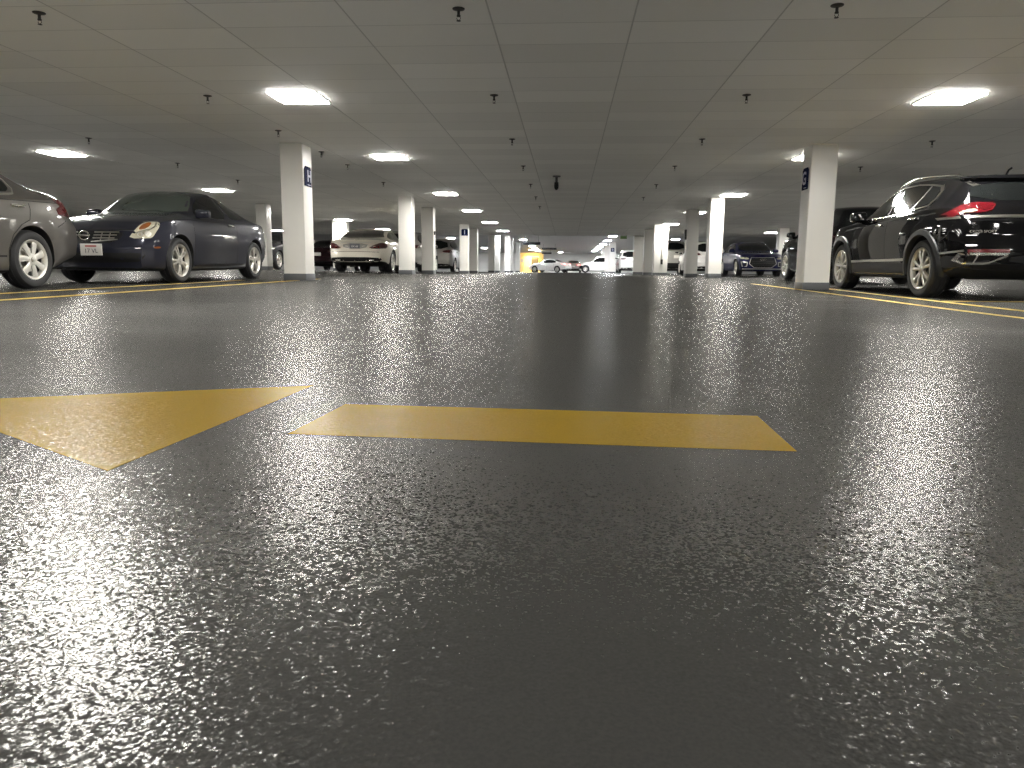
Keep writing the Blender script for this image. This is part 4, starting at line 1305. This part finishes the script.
T = Matrix.Translation(((ha.x + hb.x) / 2, (ha.y + hb.y) / 2 - .008, .845)) @ Matrix.Rotation(math.atan2(hb.y - ha.y, hb.x - ha.x), 4, 'Z') @ Matrix.Rotation(PI / 2, 4, 'X')
text_mesh('model_lettering', 'CROSS SPORT', .046, M['chrome'], c.root, T, .006)
c.handles([(2.48, 1.02), (3.62, 1.06)], 'chrome')
hh = c.hit('left', 3.98, 1.0, 0)[0]
bm = bmesh.new(); bm_tube(bm, [(0, 0, 0), (0, -.05, .06), (0, -.10, .075)], .012, 8)
hh = c.hit('top', 0, 3.95, 0)[0]
bmesh.ops.scale(bm, vec=(1.0, 1.2, 1.2), verts=bm.verts[:])
bmesh.ops.translate(bm, vec=hh, verts=bm.verts[:]); mesh_obj('roof_antenna', bm, M['black_plastic'], c.root, 50)
c.mirrors(1.72, 1.16, out=.15, size=(.24, .15, .17))
c.wheels('vee5', .275, 'rim_silver', .255)

# ---- cream sedan behind the left column (seen from behind)
S = generic('sedan', 4.94, 1.88, 1.416, 2.874, .88, 'p_cream', .34)
S.update(N=90, top=[(0, .66), (.05, .72), (.3, .80), (1.0, .92), (1.45, .97), (2.0, 1.26), (2.4, 1.38), (2.8, 1.416), (3.3, 1.385), (3.8, 1.25), (4.15, 1.11), (4.4, 1.045), (4.7, 1.01), (4.82, .985), (4.90, .90), (4.94, .80)],
    belt=[(0, .60), (.3, .74), (1.4, .90), (2.5, .95), (3.6, .985), (4.3, .97), (4.7, .93), (4.94, .76)], rear=[(.2, .15), (.36, .03), (.46, 0), (.62, .03), (.70, .06), (.78, .055), (.95, .08)])
z, pt = ground(-6.44, 24.95, 2.874, False)
c = Car(S, 'sedan', 'cream white sedan seen from behind, between the left columns', 'car', (-6.44, 24.97, z), 0, pt)
c.patch('windshield', 'front', [(-.70, .98), (.70, .98), (.55, 1.35), (-.55, 1.35)], 'glass')
c.patch('rear_window', 'rear', [(-.70, 1.075), (.70, 1.075), (.62, 1.20), (.53, 1.345), (-.53, 1.345), (-.62, 1.20)], 'glass')
c.both('side_window', [(1.85, .975), (2.6, .985), (3.4, 1.02), (3.85, 1.07), (3.6, 1.20), (3.2, 1.29), (2.7, 1.315), (2.3, 1.25)], 'glass')
for sx in (-1, 1):
    t = c.patch('taillight', 'rear', [(sx * .40, .725), (sx * .86, .72), (sx * .90, .80), (sx * .86, .90), (sx * .74, .90), (sx * .55, .83)], 'red_dark', off=.008, thick=.02)
    c.patch('taillight_lens', 'rear', [(sx * .52, .75), (sx * .84, .745), (sx * .85, .79), (sx * .60, .80)], 'red_lens', off=.012, thick=.004, parent=t)
    c.patch('taillight_wrap', 'left' if sx < 0 else 'right', [(4.44, .78), (4.52, .88), (4.72, .90), (4.74, .75)], 'red_dark', off=.008, parent=t)
c.strip('trunk_trim', 'rear', [(-.48, .905), (0, .912), (.48, .905)], .03, 'satin', off=.008)
c.patch('plate_recess', 'rear', [(-.34, .72), (.34, .72), (.40, .88), (-.40, .88)], 'p_grey', off=.003)
c.plate('rear', 0, .80, text=('', 'PX 49'), mat='plate_dark', ink='plate')
h = c.hit('rear', 0, .97, 0)[0]
bm = bmesh.new(); bm_tube(bm, [(.045 * math.cos(2 * PI * k / 20), h.y - .012, .985 + .045 * math.sin(2 * PI * k / 20)) for k in range(21)], .006, 6)
for k in range(3):
    t = PI / 2 + 2 * PI * k / 3
    bm_tube(bm, [(0, h.y - .012, .985), (.043 * math.cos(t), h.y - .012, .985 + .043 * math.sin(t))], .005, 6)
mesh_obj('badge', bm, M['chrome'], c.root, 50)
c.patch('rear_valance', 'rear', [(-.70, .34), (.70, .34), (.80, .40), (.74, .465), (-.74, .465), (-.80, .40)], 'black_plastic', off=.004)
c.strip('bumper_line', 'rear', [(-.80, .62), (0, .635), (.80, .62)], .012, 'seam', off=.001)
for sx in (-1, 1):
    bm = bmesh.new(); bm_box(bm, (sx * .52, c.y0 - S['L'] + .06, .36), (.16, .12, .07), .02); mesh_obj('exhaust_tip', bm, M['chrome'], c.root, 50)
for s in (1.6, 2.75, 3.75):
    c.both('door_seam', [(s - .005, .30), (s + .005, .30), (s + .005, .93), (s - .005, .93)], 'seam', off=.001, round_=0, thick=.004)
c.handles([(2.55, .86), (3.55, .88)], 'chrome')
c.pair('headlight', 'front', [(.45, .62), (.82, .66), (.84, .76), (.55, .72)], 'clear_lens')
c.patch('grille', 'front', [(-.4, .52), (.4, .52), (.4, .68), (-.4, .68)], 'black_plastic')
c.mirrors(1.78, 1.0)
c.wheels('twin5', .24, 'rim_silver', .245)

# ---- blue car facing the aisle on the right
S = generic('sedan', 4.5, 1.84, 1.44, 2.64, .86, 'p_blue', .34)
S.update(N=80, top=[(0, .80), (.05, .85), (.3, .92), (.9, .98), (1.2, 1.01), (1.8, 1.32), (2.15, 1.415), (2.6, 1.44), (3.4, 1.40), (4.0, 1.22), (4.3, 1.05), (4.45, .95), (4.5, .85)],
    belt=[(0, .74), (.2, .84), (1.2, .92), (2.5, .95), (3.8, .98), (4.3, .95), (4.5, .8)])
z, pt = ground(7.78, 32.7, 2.64, True)
c = Car(S, 'hatchback', 'deep blue car with wide dark grille facing the camera on the right', 'car', (7.80, 32.75, z), PI, pt)
c.patch('windshield', 'front', [(-.70, 1.02), (.70, 1.02), (.56, 1.385), (-.56, 1.385)], 'glass')
c.both('side_window', [(1.62, .98), (2.6, .985), (3.5, 1.02), (3.7, 1.08), (3.3, 1.29), (2.6, 1.345), (2.15, 1.29)], 'glass')
c.patch('rear_window', 'rear', [(-.6, 1.05), (.6, 1.05), (.5, 1.30), (-.5, 1.30)], 'glass')
gr = c.patch('grille', 'front', [(-.34, .35), (.34, .35), (.52, .50), (.44, .74), (-.44, .74), (-.52, .50)], 'black_plastic', off=.006)
c.strip('grille_frame', 'front', [(-.34, .35), (.34, .35), (.53, .50), (.45, .75), (-.45, .75), (-.53, .50)], .022, 'satin', off=.012, closed=True, parent=gr)
for zz in (.45, .52, .60):
    c.strip('grille_bar', 'front', [(-.44, zz), (.44, zz)], .014, 'cladding', off=.012, parent=gr)
for k in range(4):
    bm = bmesh.new(); hh = c.hit('front', (k - 1.5) * .055, .66, 0)[0]
    bm_tube(bm, [((k - 1.5) * .055 + .036 * math.cos(2 * PI * j / 16), hh.y + .022, .665 + .036 * math.sin(2 * PI * j / 16)) for j in range(17)], .005, 6)
    mesh_obj('badge_ring', bm, M['chrome'], gr, 50)
for sx in (-1, 1):
    c.patch('headlight', 'front', [(sx * .56, .665), (sx * .82, .70), (sx * .84, .78), (sx * .54, .745)], 'clear_lens', off=.006)
    c.strip('air_intake_trim', 'front', [(sx * .60, .56), (sx * .80, .58), (sx * .76, .40), (sx * .62, .40)], .022, 'satin', off=.008, closed=True)
    c.patch('air_intake', 'front', [(sx * .61, .55), (sx * .79, .565), (sx * .75, .41), (sx * .63, .41)], 'black_plastic', off=.003)
c.strip('bumper_trim', 'front', [(-.75, .30), (.75, .30)], .035, 'satin', off=.008)
c.pair('taillight', 'rear', [(.42, .80), (.82, .78), (.84, .90), (.46, .90)], 'red_lens')
c.mirrors(1.66, 1.03, out=.14, size=(.22, .13, .15))
for s in (1.45, 2.5, 3.5):
    c.both('door_seam', [(s - .005, .30), (s + .005, .30), (s + .005, .93), (s - .005, .93)], 'seam', off=.001, round_=0, thick=.004)
c.handles([(2.35, .86), (3.3, .88)], 'p_blue')
c.wheels('twin5', .235, 'rim_silver', .225)

# ---- the other parked cars
def parked(kind, dims, paint, x, y, facing, name, label, Rw=.34, rim=('twin5', .225, 'rim_silver'), plate=None, lit=False, yaw=None):
    L, W, H, wb, fo = dims
    S = generic(kind, L, W, H, wb, fo, paint, Rw)
    # y is where the bumper nearest the viewpoint stands
    off = (L - fo - wb / 2) if facing > 0 else (fo + wb / 2)
    z, pt = ground(x, y + off, wb, facing < 0)
    c = Car(S, name, label, 'car', (x, y + off, z), (0 if facing > 0 else PI) if yaw is None else yaw, pt if yaw is None else 0)
    dress(c, kind, H, rim, plate, lit)
    return c
c = parked('suv', (4.75, 1.9, 1.68, 2.8, .93), 'p_black', 6.53, 16.05, 1, 'suv', 'charcoal vehicle mostly hidden behind the right column, nose away', .37, ('vee5', .25, 'rim_silver'))
c.strip('roof_rail', 'left', [(1.9, 1.545), (2.4, 1.60), (3.6, 1.59)], .03, 'chrome', off=.012)
parked('sedan', (4.7, 1.85, 1.46, 2.75, .95), 'p_maroon', -11.35, 33.4, 1, 'sedan', 'dark maroon car between the left column and the cream sedan')
parked('sedan', (4.6, 1.8, 1.48, 2.7, .92), 'p_dgrey', -11.55, 26.3, -1, 'sedan', 'dark car glimpsed in the slot left of the letter H column')
parked('suv', (4.6, 1.85, 1.62, 2.68, .92), 'p_grey', -6.52, 28.3, 1, 'suv', 'pale car glimpsed between the two columns right of the cream sedan')
parked('suv', (4.6, 1.86, 1.64, 2.68, .92), 'p_grey', -6.30, 34.9, 1, 'suv', 'grey sport utility seen from behind, left of the column with a front-facing sign')
parked('pickup', (5.8, 2.0, 1.93, 3.6, .95), 'p_grey', 5.95, 41.4, 1, 'pickup_truck', 'pale pickup truck with tailgate towards the camera, between right columns', .39, ('five', .23, 'rim_silver'))
parked('suv', (4.5, 1.80, 1.62, 2.65, .9), 'p_white', 6.65, 35.7, 1, 'suv', 'white vehicle glimpsed in the gap left of the brightly lit column')
parked('suv', (4.7, 1.88, 1.70, 2.75, .93), 'p_white', 4.62, 54.0, 1, 'suv', 'white sport utility far away, left of the cream right column', .36)
c = parked('suv', (4.7, 1.9, 1.86, 2.75, .7), 'p_white', 3.45, 84, 1, 'suv', 'white boxy vehicle with black bumper at far end, beyond the aisle', .42, yaw=PI / 2)
c.patch('bumper', 'front', [(-.85, .42), (.85, .42), (.85, .80), (-.85, .80)], 'black_plastic', off=.06, thick=.1)
c.both('bumper_end', [(.05, .42), (.55, .45), (.50, .78), (.05, .78)], 'black_plastic', off=.03, thick=.06)
parked('sedan', (4.75, 1.84, 1.45, 2.78, .95), 'p_white', -1.9, 79, 1, 'sedan', 'white sedan standing across the far end of the aisle', .335, yaw=R(62), lit=True)
parked('sedan', (4.7, 1.84, 1.46, 2.75, .95), 'p_grey', .75, 88, 1, 'sedan', 'grey car with red lights behind the far white sedan', .335, lit=True)


# ------------------------------------------------------------------ camera, view
cam = bpy.data.cameras.new('camera')
cam.sensor_fit = 'HORIZONTAL'
cam.sensor_width = 36
cam.lens = F_PX * 36 / 1024
cam.clip_start = .02
cam.clip_end = 300
cobj = bpy.data.objects.new('camera', cam)
COL.objects.link(cobj)
A = CAM   # rows: world X,Y,Z axes in camera (right, up, forward) coordinates
right, up, fwd = [Vector((A[0][i], A[1][i], A[2][i])) for i in range(3)]
mw = Matrix(((right.x, up.x, -fwd.x, 0), (right.y, up.y, -fwd.y, 0), (right.z, up.z, -fwd.z, 0), (0, 0, 0, 1)))
cobj.matrix_world = mw
SC.camera = cobj

w = bpy.data.worlds.new('world'); SC.world = w
w.use_nodes = True
w.node_tree.nodes['Background'].inputs['Color'].default_value = (.02, .02, .02, 1)
w.node_tree.nodes['Background'].inputs['Strength'].default_value = .0
SC.view_settings.view_transform = 'Standard'
SC.view_settings.look = 'None'
SC.view_settings.gamma = 1
SC.view_settings.exposure = .66
SC.view_settings.use_curve_mapping = False
SC.cycles.denoising_prefilter = 'NONE'
SC.cycles.max_bounces = 8
SC.cycles.diffuse_bounces = 4
SC.cycles.glossy_bounces = 4
SC.cycles.sample_clamp_indirect = 8
